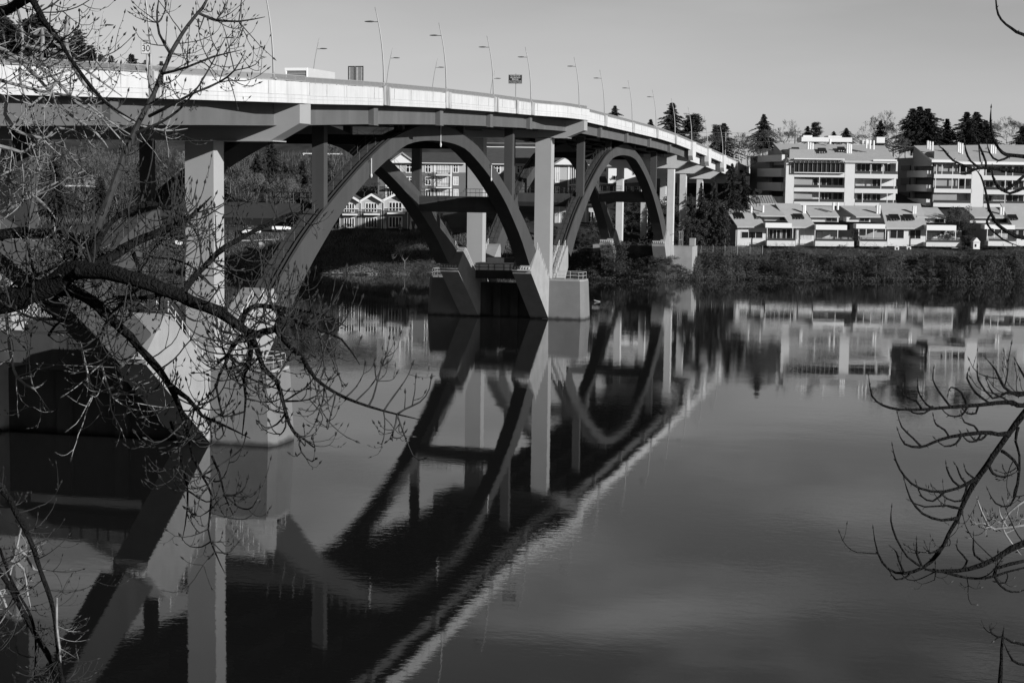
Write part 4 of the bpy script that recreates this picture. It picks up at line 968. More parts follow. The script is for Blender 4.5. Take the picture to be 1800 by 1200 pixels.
def clump_mesh(seed, w=.32, n=26, leaves=90, top=1., narrow=False):
    """unit height evergreen / shrub of leaf clumps"""
    random.seed(seed); c = MB()
    for i in range(n):
        z = random.uniform(.06, .95)
        if narrow: rr = w*(math.sin(math.pi*min(1, z*.8+.18))**.7)*random.uniform(.2, .85)
        else: rr = w*math.sqrt(max(.05, 1-((z-.5)/.55)**2))*random.uniform(.2, .95)
        a = random.random()*6.283; ctr = Vector((rr*math.cos(a), rr*math.sin(a), z*top)); cr_ = random.uniform(.05, .12)*(1 if not narrow else .6)
        for _ in range(leaves):
            d = Vector((random.gauss(0, 1), random.gauss(0, 1), random.gauss(0, 1))).normalized()*cr_*random.random()**.4
            tri_leaf(c, ctr+d, .028, .018)
    t_ = MB(); t_.tube([(0, 0, -.05), (.01, 0, .3), (0, .01, .7)], [.022, .015, .006], 5)
    return c, t_
def bare_mesh(seed, spread=.5, depth=6, thin=.011):
    random.seed(seed); t_ = MB(); c = MB(); cnt = [0]
    def grow(p, d, L, r, lev):
        q = [p]; dd = d.copy(); nseg = 3
        for i in range(nseg):
            dd = (dd+Vector((random.gauss(0, .12), random.gauss(0, .12), .06+random.gauss(0, .08)))).normalized(); q.append(q[-1]+dd*L/nseg)
        (t_ if lev < 2 else c).tube(q, [r*(1-.45*i/nseg) for i in range(nseg+1)], 5 if lev < 2 else 3, False)
        if lev >= depth: return
        for k in range(random.choice((2, 3, 3)) if lev < depth-1 else 3):
            a = dd.orthogonal().normalized(); a.rotate(Matrix.Rotation(random.random()*6.283, 3, dd)); nd = (dd+a*random.uniform(.35, .9)*spread*2).normalized()
            grow(q[random.choice((2, 3, 3))] if lev else q[-1], nd, L*random.uniform(.62, .84), max(r*.55, .0021), lev+1)
    grow(Vector((0, 0, -.03)), Vector((0, 0, 1)), .26, thin, 0)
    mz = max(v[2] for v in c.v); mr = max(math.hypot(v[0], v[1]) for v in c.v)/.52
    for m_ in (t_, c): m_.v = [(x/mr, y/mr, z/mz) for x, y, z in m_.v]
    return c, t_
PROTO = {}
def proto(kind, k):
    key = (kind, k)
    if key in PROTO: return PROTO[key]
    if kind == 'conifer': c, t_ = conifer_mesh(100+k, .27+.05*(k % 3), 1.7, .8); mc, mt = M['needles'], M['trunk']
    elif kind == 'wide': c, t_ = conifer_mesh(150+k, .42, 3, .3); mc, mt = M['needles'], M['trunk']
    elif kind == 'column': c, t_ = clump_mesh(200+k, .13, 90, 90, 1., True); mc, mt = M['leaf'], M['trunk']
    elif kind == 'bush': c, t_ = clump_mesh(300+k, .48, 60, 90); mc, mt = M['leaf'], M['trunk']
    elif kind == 'bare': c, t_ = bare_mesh(400+k, .55, 7, .014); mc, mt = M['bare'], M['bare']
    elif kind == 'palebare': c, t_ = bare_mesh(500+k, .55, 6, .012); mc, mt = M['pale'], M['pale']
    def me(mb, nm, m_):
        q = bpy.data.meshes.new(nm); q.from_pydata(mb.v, [], mb.f); q.materials.append(m_); return q
    PROTO[key] = (me(c, 'crown', mc), me(t_, 'trunk', mt)); return PROTO[key]
NAME = {'conifer': 'conifer_tree', 'wide': 'conifer_tree', 'column': 'cypress_tree', 'bush': 'evergreen_bush', 'bare': 'bare_tree', 'palebare': 'bare_tree'}
def tree(kind, x, yt, yb, w, lab, group, k=0, sx=1., cat=None):
    base = at(x, yb, w); H = at(x, yt, w).z-base.z
    me = proto(kind, k)
    r = empty(NAME[kind], base, lab, cat or ('bush' if kind == 'bush' else 'tree'), group)
    for mm, nm in zip(me, ('crown', 'trunk')):
        o = bpy.data.objects.new(nm, mm); S.collection.objects.link(o); o.parent = r; o.scale = (H*sx, H*sx, H); o.rotation_euler = (0, 0, (x*1.7) % 6.28)
    return r
sky_con = [  # x, top, base, w, k, sx, kind, label
 (1180, 181, 262, 500, 0, 1.15, 'conifer', 'tallest pointed conifer just above the right arch end of the bridge'), (1215, 199, 262, 505, 1, 1.9, 'column', 'broad rounded dark conifer right of the tallest pointed one'),
 (1080, 186, 240, 520, 2, 1.0, 'conifer', 'lone small conifer peeking over the parapet above the right arch'), (1143, 210, 250, 520, 3, 1.2, 'conifer', 'small conifer top peeking over the parapet left of the tallest one'),
 (1261, 219, 270, 500, 4, 1.6, 'column', 'dark conifer with a flat top beside the last bridge lamp'), (1271, 217, 272, 503, 1, 1.3, 'conifer', 'dark conifer close behind the flat topped one at the bridge end'),
 (1341, 201, 262, 490, 2, 1.0, 'conifer', 'narrow pointed conifer left of the pale bare tree'), (1433, 214, 245, 480, 0, 1.7, 'column', 'dark rounded conifer above the white rooftop structure'), (1419, 222, 245, 482, 3, 1.4, 'conifer', 'lower ragged conifer at the left end of the white rooftop structure'),
 (1465, 231, 246, 480, 1, 1.5, 'conifer', 'tiny conifer behind the middle of the rooftop structure'), (1487, 225, 246, 480, 2, 1.6, 'conifer', 'small ragged conifer at the right end of the rooftop structure'),
 (1546, 212, 262, 475, 3, 1.0, 'conifer', 'dark conifer wrapped by the big bare crown'), (1602, 191, 262, 470, 0, 1.35, 'conifer', 'left spire of the big dark conifer trio'), (1614, 188, 262, 472, 1, 1.35, 'conifer', 'middle spire of the big dark conifer trio'), (1628, 191, 262, 471, 2, 1.45, 'conifer', 'right spire of the big dark conifer trio'),
 (1663, 209, 262, 475, 3, 1.15, 'conifer', 'slim conifer standing between two dark conifer clusters'), (1697, 197, 262, 470, 0, 1.35, 'conifer', 'tall conifer left of centre in the right hand dark cluster'), (1714, 197, 262, 474, 2, 1.5, 'conifer', 'tall conifer right of centre in the right hand dark cluster'), (1731, 212, 262, 472, 1, 1.3, 'conifer', 'lower conifer at the right side of the dark cluster'), (1795, 222, 262, 470, 3, 1.6, 'conifer', 'conifer cut by the right edge behind the hanging twigs'),
 (20, 42, 160, 500, 0, 2.3, 'conifer', 'big dark conifer at the top left edge behind branches'), (52, 34, 160, 505, 1, 2.3, 'conifer', 'big dark conifer second from the left behind branches'), (88, 52, 165, 500, 2, 2.3, 'conifer', 'big dark conifer third from the left behind branches'), (138, 52, 160, 500, 3, 1.5, 'conifer', 'pointed conifer alone against the sky left of the speed sign'), (4, 24, 160, 503, 2, 2.0, 'conifer', 'topmost dark conifer cut by the left edge'), (70, 26, 160, 510, 0, 2.0, 'conifer', 'tall conifer at the back of the big dark group at top left'), (118, 70, 160, 498, 0, 2.0, 'conifer', 'lower conifer between the big dark group and the pointed one'), (160, 80, 160, 502, 2, 1.8, 'conifer', 'lower shoulder conifer right of the pointed one'),
 (178, 96, 160, 510, 1, 1.4, 'conifer', 'small conifer left of the speed sign post'), (196, 98, 160, 512, 0, 1.3, 'conifer', 'small conifer right beside a far lamp at left'), (232, 96, 160, 510, 3, 1.6, 'conifer', 'small conifer behind the speed sign post'), (258, 106, 160, 512, 1, 1.8, 'conifer', 'low ragged conifer right of the speed sign post'), (284, 108, 160, 512, 2, 1.2, 'conifer', 'lowest conifer tip right of the speed sign')]
for x, yt, yb, w, k, sx, kd, lab in sky_con: tree(kd, x, yt, yb+8, w, lab, 'conifers on the skyline', k, sx*(1.35 if x > 900 else 1.15))
bares = [(1325, 232, 275, 478, 0, 1.3, 'bare tree crown at the right end of the bridge'), (1372, 209, 272, 485, 1, 1.3, 'feathery bare tree between the narrow conifer and the condo'), (1303, 232, 285, 480, 2, 1.3, 'low bare tree above the end of the approach'), (1350, 225, 272, 476, 0, 1.2, 'bare tree in front of the narrow conifer'), (1537, 202, 262, 482, 2, 1.2, 'left part bare tree beside the big bare crown'), (1570, 193, 275, 478, 1, 1.25, 'large bare tree with a wide feathery crown behind the gap between condos'), (1592, 230, 285, 470, 0, 1.4, 'low bare tree in the gap between the two condos'),
 (1580, 235, 295, 462, 2, 1.4, 'bushy bare tree filling the gap between the condo roofs'), (1772, 203, 262, 480, 1, 1.4, 'bare tree crown right of the dark conifer cluster'), (1748, 215, 262, 478, 0, 1.2, 'bare tree between the conifer cluster and the right edge'), (1670, 232, 262, 478, 2, 1.6, 'low bare tree under the slim conifer'), (1513, 235, 262, 475, 0, 1.6, 'low bare tree right of the rooftop structure'), (1250, 232, 275, 478, 1, 1.3, 'bare tree beside the flat topped conifer'), (1225, 245, 280, 470, 2, 1.4, 'low bare tree behind the approach pylon'), (1340, 258, 300, 460, 0, 1.6, 'scrubby bare tree left of the condo side wall'), (1305, 262, 310, 455, 1, 1.6, 'scrubby bare tree above the columnar trees'), (1240, 236, 282, 474, 0, 1.6, 'bare tree between two bridge lamps at the approach'), (1287, 236, 285, 476, 1, 1.6, 'wide bare tree right of the last bridge lamp'), (1315, 248, 292, 470, 0, 1.7, 'wide scrubby bare tree at the foot of the skyline conifer'), (1385, 228, 268, 478, 0, 1.5, 'bare tree touching the left slope of the condo roof'), (1555, 215, 268, 486, 0, 1.4, 'tall bare tree behind the white skyline hut'), (1640, 225, 268, 482, 1, 1.6, 'bare tree behind the conifer trio'), (1690, 225, 268, 482, 0, 1.6, 'bare tree behind the tall dark cluster'), (1785, 208, 268, 484, 0, 1.5, 'tallest bare tree at the right edge of the skyline')]
for x, yt, yb, w, k, sx, lab in bares: tree('bare', x, yt, yb, w, lab, 'bare trees on the skyline', k, sx)
for i, (x, yt, yb, w, k, sx, lab) in enumerate([(1240, 352, 448, 386, 0, 1.0, 'leftmost of three dark columnar cypresses beside the first terrace'), (1256, 362, 448, 385, 1, .85, 'middle of three dark columnar cypresses beside the first terrace'), (1274, 368, 448, 384, 2, .85, 'rightmost of three dark columnar cypresses, touching the terrace')]): tree('column', x, yt, yb, w, lab, 'columnar cypresses', k, sx)
tree('conifer', 1285, 288, 372, 398, 'dense grey conifer at the end of the approach above the cypresses', 'conifers by the approach', 1, .85)
tree('conifer', 1306, 300, 375, 402, 'dark conifer between the approach conifer and the condo side', 'conifers by the approach', 2, .7)
tree('conifer', 1212, 340, 446, 387, 'narrow dark conifer right of the approach columns', 'conifers by the approach', 0, .55)
tree('conifer', 1230, 322, 446, 389, 'tall dark conifer under the end of the approach deck', 'conifers by the approach', 1, .5)
tree('conifer', 1252, 312, 420, 392, 'dark conifer behind the columnar cypresses', 'conifers by the approach', 2, .55)
tree('conifer', 1150, 368, 438, 392, 'small conifer seen through the right arch beside its rib', 'conifers by the approach', 0, 1.3)
bush = [(1080, 422, 474, 360, 1.3, 'dark bush hiding the far footing of the right arch'), (1172, 449, 484, 357, 1.8, 'low dark bush under the near footing of the right arch'), (1058, 440, 470, 368, 1.8, 'low bush by the water under the right arch'), (1140, 446, 476, 364, 2.0, 'low bush between the two footings of the right arch'), (1330, 332, 362, 400, .8, 'dark bush on the shed roof side'), (1215, 380, 446, 384, .9, 'low dark bush at the foot of the second approach column'), (1128, 330, 400, 430, 1., 'round dark bush mass inside the right arch, right side'), (1085, 310, 345, 455, 1.2, 'dark shrub before the white house'), (1110, 350, 430, 405, 1.1, 'dark tree mass inside the right arch, centre'), (1170, 340, 440, 400, .9, 'dark bush behind the right rib of the right arch'), (1050, 395, 440, 388, 1.3, 'low bush under the left haunch of the right arch'),
 (1020, 400, 438, 388, 1.3, 'low bush left of the right arch haunch'), (1685, 360, 432, 396, .9, 'dark round tree between second and third terrace'), (1662, 396, 432, 393, .9, 'dark bush at the right end of the second terrace'), (1505, 404, 440, 392, .7, 'dark bush between the first and second terrace'), (1700, 412, 440, 391, 1.2, 'dark shrub beside the garden hut'), (1480, 430, 448, 388, 1.4, 'low shrub under the first terrace'),
 (770, 372, 405, 398, 1.2, 'dark shrubs right of the gabled houses'), (860, 380, 430, 395, 1.2, 'dark shrub behind the middle pier columns'), (905, 378, 425, 398, 1.3, 'dark shrub right behind the middle pier columns'), (985, 396, 432, 392, 1.2, 'dark shrub between the tall column and the right arch'), (655, 392, 408, 393, 1.6, 'low hedge below the gabled houses, middle'), (610, 393, 410, 392, 1.6, 'low hedge below the gabled houses, left'), (700, 394, 408, 392, 1.6, 'low hedge below the gabled houses, right')]
for i, (x, yt, yb, w, sx, lab) in enumerate(bush): tree('bush', x, yt, yb, w, lab, 'evergreen bushes on the far bank', i % 3, sx)
random.seed(90)
for i, (x, yt, yb, w, kd) in enumerate([(1262, 447, 478, 376, 'bush'), (1330, 440, 472, 377, 'bare'), (1372, 455, 486, 374, 'bush'), (1418, 436, 470, 378, 'bare'), (1462, 444, 478, 376, 'bush'), (1540, 450, 485, 374, 'bush'), (1585, 437, 468, 378, 'bare'), (1640, 443, 475, 377, 'bush'), (1705, 438, 476, 377, 'bush'), (1762, 437, 470, 378, 'bare'), (1225, 452, 482, 375, 'bare'), (1500, 462, 489, 373, 'bush'), (1670, 460, 490, 373, 'bush')]):
    n_ = {'bush': 'dark shrub', 'bare': 'leafless grey shrub'}[kd]
    tree(kd, x, yt, yb, w, n_+' in the brambles '+['below the chain link fence', 'below the first terrace window', 'near the water below the first terrace', 'below the first covered balcony', 'below the second balcony of the first terrace', 'near the water below the gap between terraces', 'below the two air units', 'below the right balcony of the second terrace', 'left of the garden hut', 'below the third terrace', 'beside the last bridge footing', 'at the waterline below the first terrace end', 'at the waterline below the second terrace end'][i], 'shrubs along the right bank', i % 3, 1.7, 'bush')
# wooded hillside under the left spans
random.seed(5); sd_ = ['slender', 'bushy', 'leaning', 'crooked', 'tall', 'twiggy', 'spindly']
places = ['left of the first tall column', 'between the branches and the left column', 'right of the left column', 'above the riverside road', 'left of the middle arch rib']
k = 0; left_trees = []
for i in range(46):
    x = -20+i*13.5+random.uniform(-6, 6); w = random.choice((412, 425, 440, 455, 470)); yb = 340-(w-412)*1.0+random.uniform(-6, 6)
    kd = random.choice(('bare', 'bare', 'bare', 'conifer', 'bush', 'palebare')); s_ = (x-900)/FPX*w
    Hh = random.uniform(9, 17) if kd != 'bush' else random.uniform(4, 8)
    p = gpt(s_, w); me = proto(kd, random.randrange(2))
    r = empty(NAME[kd], p, 'bare, bush or conifer', 'bush' if kd == 'bush' else 'tree', 'woodland trees on the hillside behind the left spans')
    kname = {'bare': 'grey leafless tree', 'palebare': 'pale barked leafless tree', 'conifer': 'dark conifer', 'bush': 'dark rounded evergreen bush'}[kd]
    left_trees.append((kname, x, r)); r['group'] = kname+'s in the hillside wood'
    for mm, nm in zip(me, ('crown', 'trunk')):
        o = bpy.data.objects.new(nm, mm); S.collection.objects.link(o); o.parent = r; q_ = 1.25; o.scale = (Hh*q_, Hh*q_, Hh); o.rotation_euler = (0, 0, random.random()*6)
ordw = 'first second third fourth fifth sixth seventh eighth ninth tenth eleventh twelfth thirteenth fourteenth fifteenth sixteenth seventeenth eighteenth nineteenth twentieth'.split()+['twenty-'+q for q in 'first second third fourth fifth sixth seventh eighth'.split()]
for kn in set(q[0] for q in left_trees):
    for j, (_, _, r) in enumerate(sorted((q for q in left_trees if q[0] == kn), key=lambda q: q[1])): r['label'] = kn+', '+ordw[j]+' from the left in the hillside wood'
tree('wide', 452, 272, 338, 420, 'broad dark evergreen tree right of the left column, above the road', 'broad evergreens', 0, 1.2)
tree('wide', 500, 285, 335, 428, 'second broad dark evergreen nearer the arch rib', 'broad evergreens', 1, 1.0)
for i, (x, yt, yb, w) in enumerate(((660, 318, 345, 430), (768, 300, 350, 432), (640, 322, 345, 432), (1000, 330, 395, 405), (1060, 380, 435, 384), (820, 330, 352, 430), (1073, 385, 432, 386))):
    tree('bare', x, yt, yb, w, ['bare tree behind the gabled houses, nearer the diagonal rib', 'bare tree in front of the apartment balconies', 'bare tree behind the gabled houses, nearer the arch', 'bare tree before the apartment seen right of the tall column', 'bare sapling on the bank inside the right arch', 'bare tree beside the back column of the middle pier', 'second bare sapling on the bank inside the right arch'][i], 'bare garden trees', i % 3, 1.5)
tree('palebare', 712, 420, 474, 378, 'pale leafless riverside tree with spreading branches on the sunlit bank', None, 1, 1.6)
for i, (x, yt, yb) in enumerate(((862, 415, 455), (890, 420, 456))): tree('palebare', x, yt, yb, 380, ['pale leafless sapling between the two back columns, left', 'pale leafless sapling between the two back columns, right'][i], 'pale saplings behind the pier', i, 1.3)

# bramble thicket, dry stems and rocks along the bank
random.seed(11)
br = MB(); st = MB()
def ripple(s_): return max(.15, 1.0+.8*math.sin(s_*.23)*math.sin(s_*.11+1)+.5*math.sin(s_*.83+1)+.45*math.sin(s_*1.9))
for i in range(95000):
    x = random.uniform(990, 1860); s_ = (x-900)/FPX*374; sh = 372.2-13*math.exp(-((s_-27)/13.)**2); w = random.uniform(sh, 382)
    hgt = (.35+ripple(s_)*.9)*math.sin(math.pi*min(1, max(0, (w-sh+.6)/(383.5-sh))))**.5
    if x < 1080: hgt *= .45
    if w > 376.5: hgt *= .45
    if ripple(s_) < .5 and random.random() < .75: continue
    p = gpt(s_, w)+Z_*(random.random()**.6*hgt*1.25)
    if p.z < .05: p.z = random.uniform(.05, .8)
    tri_leaf(br, p, random.uniform(.16, .42), random.uniform(.10, .26))
tag(br.build('bramble_thicket', M['leaf2']), 'dense dark bramble thicket covering the right river bank', 'brambles', kind='stuff')
for i in range(5200):
    x = random.choice((random.uniform(995, 1850), random.uniform(540, 800))); w = random.uniform(372.5, 386); s_ = (x-900)/FPX*w; p = gpt(s_, w)+Z_*random.uniform(.2, 1.4)
    d = Vector((random.gauss(0, .6), random.gauss(0, .6), random.uniform(.1, 1))).normalized()*random.uniform(.6, 1.9); mid = p+d*.5+Z_*.12
    st.tube([p, mid, p+d], [.03, .022, .01], 3, False)
tag(st.build('dry_stems', M['straw']), 'pale dry stems arching out of the bank undergrowth', 'dry stems', kind='stuff')
gr = MB()
for i in range(9000):
    x = random.uniform(1000, 1860); w = random.uniform(371.5, 386); s_ = (x-900)/FPX*374; p = gpt(s_, w)
    if p.z < .1 or (ripple(s_) > .9 and random.random() < .6): continue
    tri_leaf(gr, p, random.uniform(.25, .7), .12, Z_*1.2)
for i in range(42000):
    x = random.uniform(-40, 1000); w = random.uniform(372.6, 398 if x > 560 else 392); s_ = (x-900)/FPX*w; p = gpt(s_, w)
    if p.z < .1: continue
    tri_leaf(gr, p, random.uniform(.25, .8), .14, Z_*1.2)
tag(gr.build('bank_grass', M['grass']), 'rough grass and weeds on the left part of the bank', 'grass', kind='stuff')
hs = MB()
for i in range(16000):
    x = random.uniform(-60, 620); w = random.uniform(398, 500); s_ = (x-900)/FPX*w; p = gpt(s_, w)
    tri_leaf(hs, p+Z_*random.random()*.8, random.uniform(.8, 2.2), .12, Z_*1.4)
tag(hs.build('hillside_scrub', M['straw']), 'pale dry scrub on the hillside behind the left spans', 'scrub', kind='stuff')
rk = MB()
def rock(mb, p, r):
    k = len(mb.v); ring = []
    for (dx, dy, dz) in ((1, 0, 0), (.3, .95, .1), (-.8, .5, 0), (-.8, -.6, .1), (.3, -.9, 0)): mb.v.append(tuple(p+Vector((dx*r*random.uniform(.7, 1.2), dy*r*random.uniform(.7, 1.2), dz*r))))
    mb.v.append(tuple(p+Vector((random.uniform(-.2, .2)*r, random.uniform(-.2, .2)*r, r*random.uniform(.5, .8)))))
    for j in range(5): mb.f.append((k+j, k+(j+1) % 5, k+5))
for i in range(1400):
    x = random.choice((random.uniform(560, 760), random.uniform(400, 1860))); w = random.uniform(373.6, 376.4); s_ = (x-900)/FPX*w; rock(rk, gpt(s_, w)-Z_*.05, random.uniform(.12, .42))
for i in range(700):
    x = random.uniform(1000, 1075); w = random.uniform(381, 383.5); s_ = (x-900)/FPX*w; rock(rk, gpt(s_, w), random.uniform(.12, .3))
tag(rk.build('bank_rocks', M['rock']), 'loose grey rocks along the waterline of the far bank', 'rocks', kind='stuff')
for i in range(1):
    o = empty('driftwood', at(1050, 523, 300), 'pale forked stick floating on the river right of the middle pier', 'driftwood')
    p = o.location; p.z = .05
    q = MB(); a = Vector(p); q.tube([a-R_*.6+Z_*.25, a+R_*.5, a-R_*.5-Z_*.02+F_*.4], .05, 5); q.build('stick', M['white'], o)

# ------------------------------------------------------------------ foreground trees (real limbs 9 to 14 m from the camera)
def bud(mb, p, d, r, L):
    d = d.normalized(); u = d.orthogonal().normalized(); v = d.cross(u); k = len(mb.v)
    for j in range(4):
        a = j*1.5708; mb.v.append(tuple(p+d*L*.35+(u*math.cos(a)+v*math.sin(a))*r))
    mb.v.append(tuple(p-d*L*.1)); mb.v.append(tuple(p+d*L))
    for j in range(4): mb.f.append((k+j, k+(j+1) % 4, k+5)); mb.f.append((k+(j+1) % 4, k+j, k+4))
PXM = 1/FPX
def limb_pts(P):
    """P: (px, py, r_px, depth) -> smooth world curve and radii"""
    if P[-1][2] < 4: P = list(P[:-1])+[(P[-1][0], P[-1][1], P[-1][2]*.45)+tuple(P[-1][3:])]
    W_ = [at(a, b_, d) for a, b_, _, d in P]; R0 = [r*d*PXM for _, _, r, d in P]
    out = []; rad = []
    for i in range(len(W_)-1):
        p0 = W_[max(0, i-1)]; p1 = W_[i]; p2 = W_[i+1]; p3 = W_[min(len(W_)-1, i+2)]
        n_ = max(2, int((p2-p1).length/.07))
        for k in range(n_):
            u = k/n_; q = .5*((2*p1)+(p2-p0)*u+(2*p0-5*p1+4*p2-p3)*u*u+(-p0+3*p1-3*p2+p3)*u**3)
            r = R0[i]+(R0[i+1]-R0[i])*u
            q = q+Vector((random.gauss(0, 1), random.gauss(0, 1), random.gauss(0, 1)))*r*.10; out.append(q); rad.append(r*random.uniform(.9, 1.12))
    out.append(W_[-1]); rad.append(R0[-1]); return out, rad
def twig(mb, bd, p, d, L, r, lev=0, lift=.8, side=True):
    n_ = max(5, int(L/.045)); q = [p]; dd = d.normalized(); ds = [dd]; wob = Vector((random.gauss(0, 1), random.gauss(0, 1), random.gauss(0, 1)))*.10
    for i in range(n_):
        u = i/n_
        dd = (dd+Z_*lift*(u**1.3)*(.9*7/n_)*.75+wob*.9+Vector((random.gauss(0, .07), random.gauss(0, .07), random.gauss(0, .07)))).normalized()
        if random.random() < .2: wob = -wob
        q.append(q[-1]+dd*L/n_); ds.append(dd)
    rad = [r*(1-.55*i/n_)*random.uniform(.9, 1.1) for i in range(n_+1)]
    mb.tube(q, rad, 5, False)
    bud(bd, q[-1], ds[-1], r*1.15+.0028, .028+r*2)
    if lev < 2 and side:
        k = random.choice((1, 2, 2, 3)) if lev == 0 else random.choice((0, 1, 1))
        for _ in range(k):
            i = random.randint(max(1, n_//4), n_-1); a = ds[i].orthogonal(); a.rotate(Matrix.Rotation(random.random()*6.283, 3, ds[i])); nd = ds[i]*.55+a.normalized()*.9+fw*random.uniform(-.1, .1)
            twig(mb, bd, q[i], nd, L*random.uniform(.3, .6), rad[i]*.8, lev+1, lift)
    for i in range(2, n_):
        if random.random() < .22:
            a = ds[i].orthogonal(); a.rotate(Matrix.Rotation(random.random()*6.283, 3, ds[i])); bud(bd, q[i]+a.normalized()*rad[i]*.5, ds[i]*.5+a.normalized(), .0036, .016)
def dress(tw, bd, pts, rad, n_, Lr, rr, lift=.8, bias=None, u0=.1, planar=.45):
    for _ in range(n_):
        i = int((u0+(1-u0)*random.random())*(len(pts)-2)); d0 = (pts[i+1]-pts[i]).normalized()
        a = CR*random.gauss(0, 1)+CU*random.gauss(0, 1)+fw*random.gauss(0, planar)
        a = a-d0*a.dot(d0)
        if a.length < .05: continue
        a.normalize(); d = d0*random.uniform(.1, .9)+a
        if bias: d = d+bias*random.uniform(.2, 1)
        twig(tw, bd, pts[i]+a*rad[i]*.5, d, random.uniform(*Lr), random.uniform(*rr), 0, lift*random.uniform(.5, 1.3))
def knots(mb, pts, rad, n_):
    for _ in range(n_):
        i = random.randrange(1, len(pts)-1); a = Vector((random.gauss(0, 1), random.gauss(0, 1), random.gauss(0, 1))).normalized()
        mb.tube([pts[i]-a*rad[i]*.3, pts[i]+a*rad[i]*.9, pts[i]+a*rad[i]*1.35], [rad[i]*.75, rad[i]*.55, rad[i]*.2], 6)
random.seed(33)
def fore_tree(lab, trunk_px, trunk_d, trunk_r, ztop, group=None):
    a = at(trunk_px, 600, trunk_d); s_ = (a-CP).dot(R_); base = gpt(s_, trunk_d)
    r = empty('bare_tree', base, lab, 'tree', group)
    pts = []; rad = []
    for i in range(16):
        u = i/15; pts.append(Vector((base.x+.10*math.sin(u*5), base.y+.12*math.sin(u*4+1), base.z-.4+(ztop-base.z+.4)*u))); rad.append(trunk_r*(1.25-.55*u))
    q = MB(); q.tube(pts, rad, 12); q.build('trunk', M['bark'], r, True)
    return r
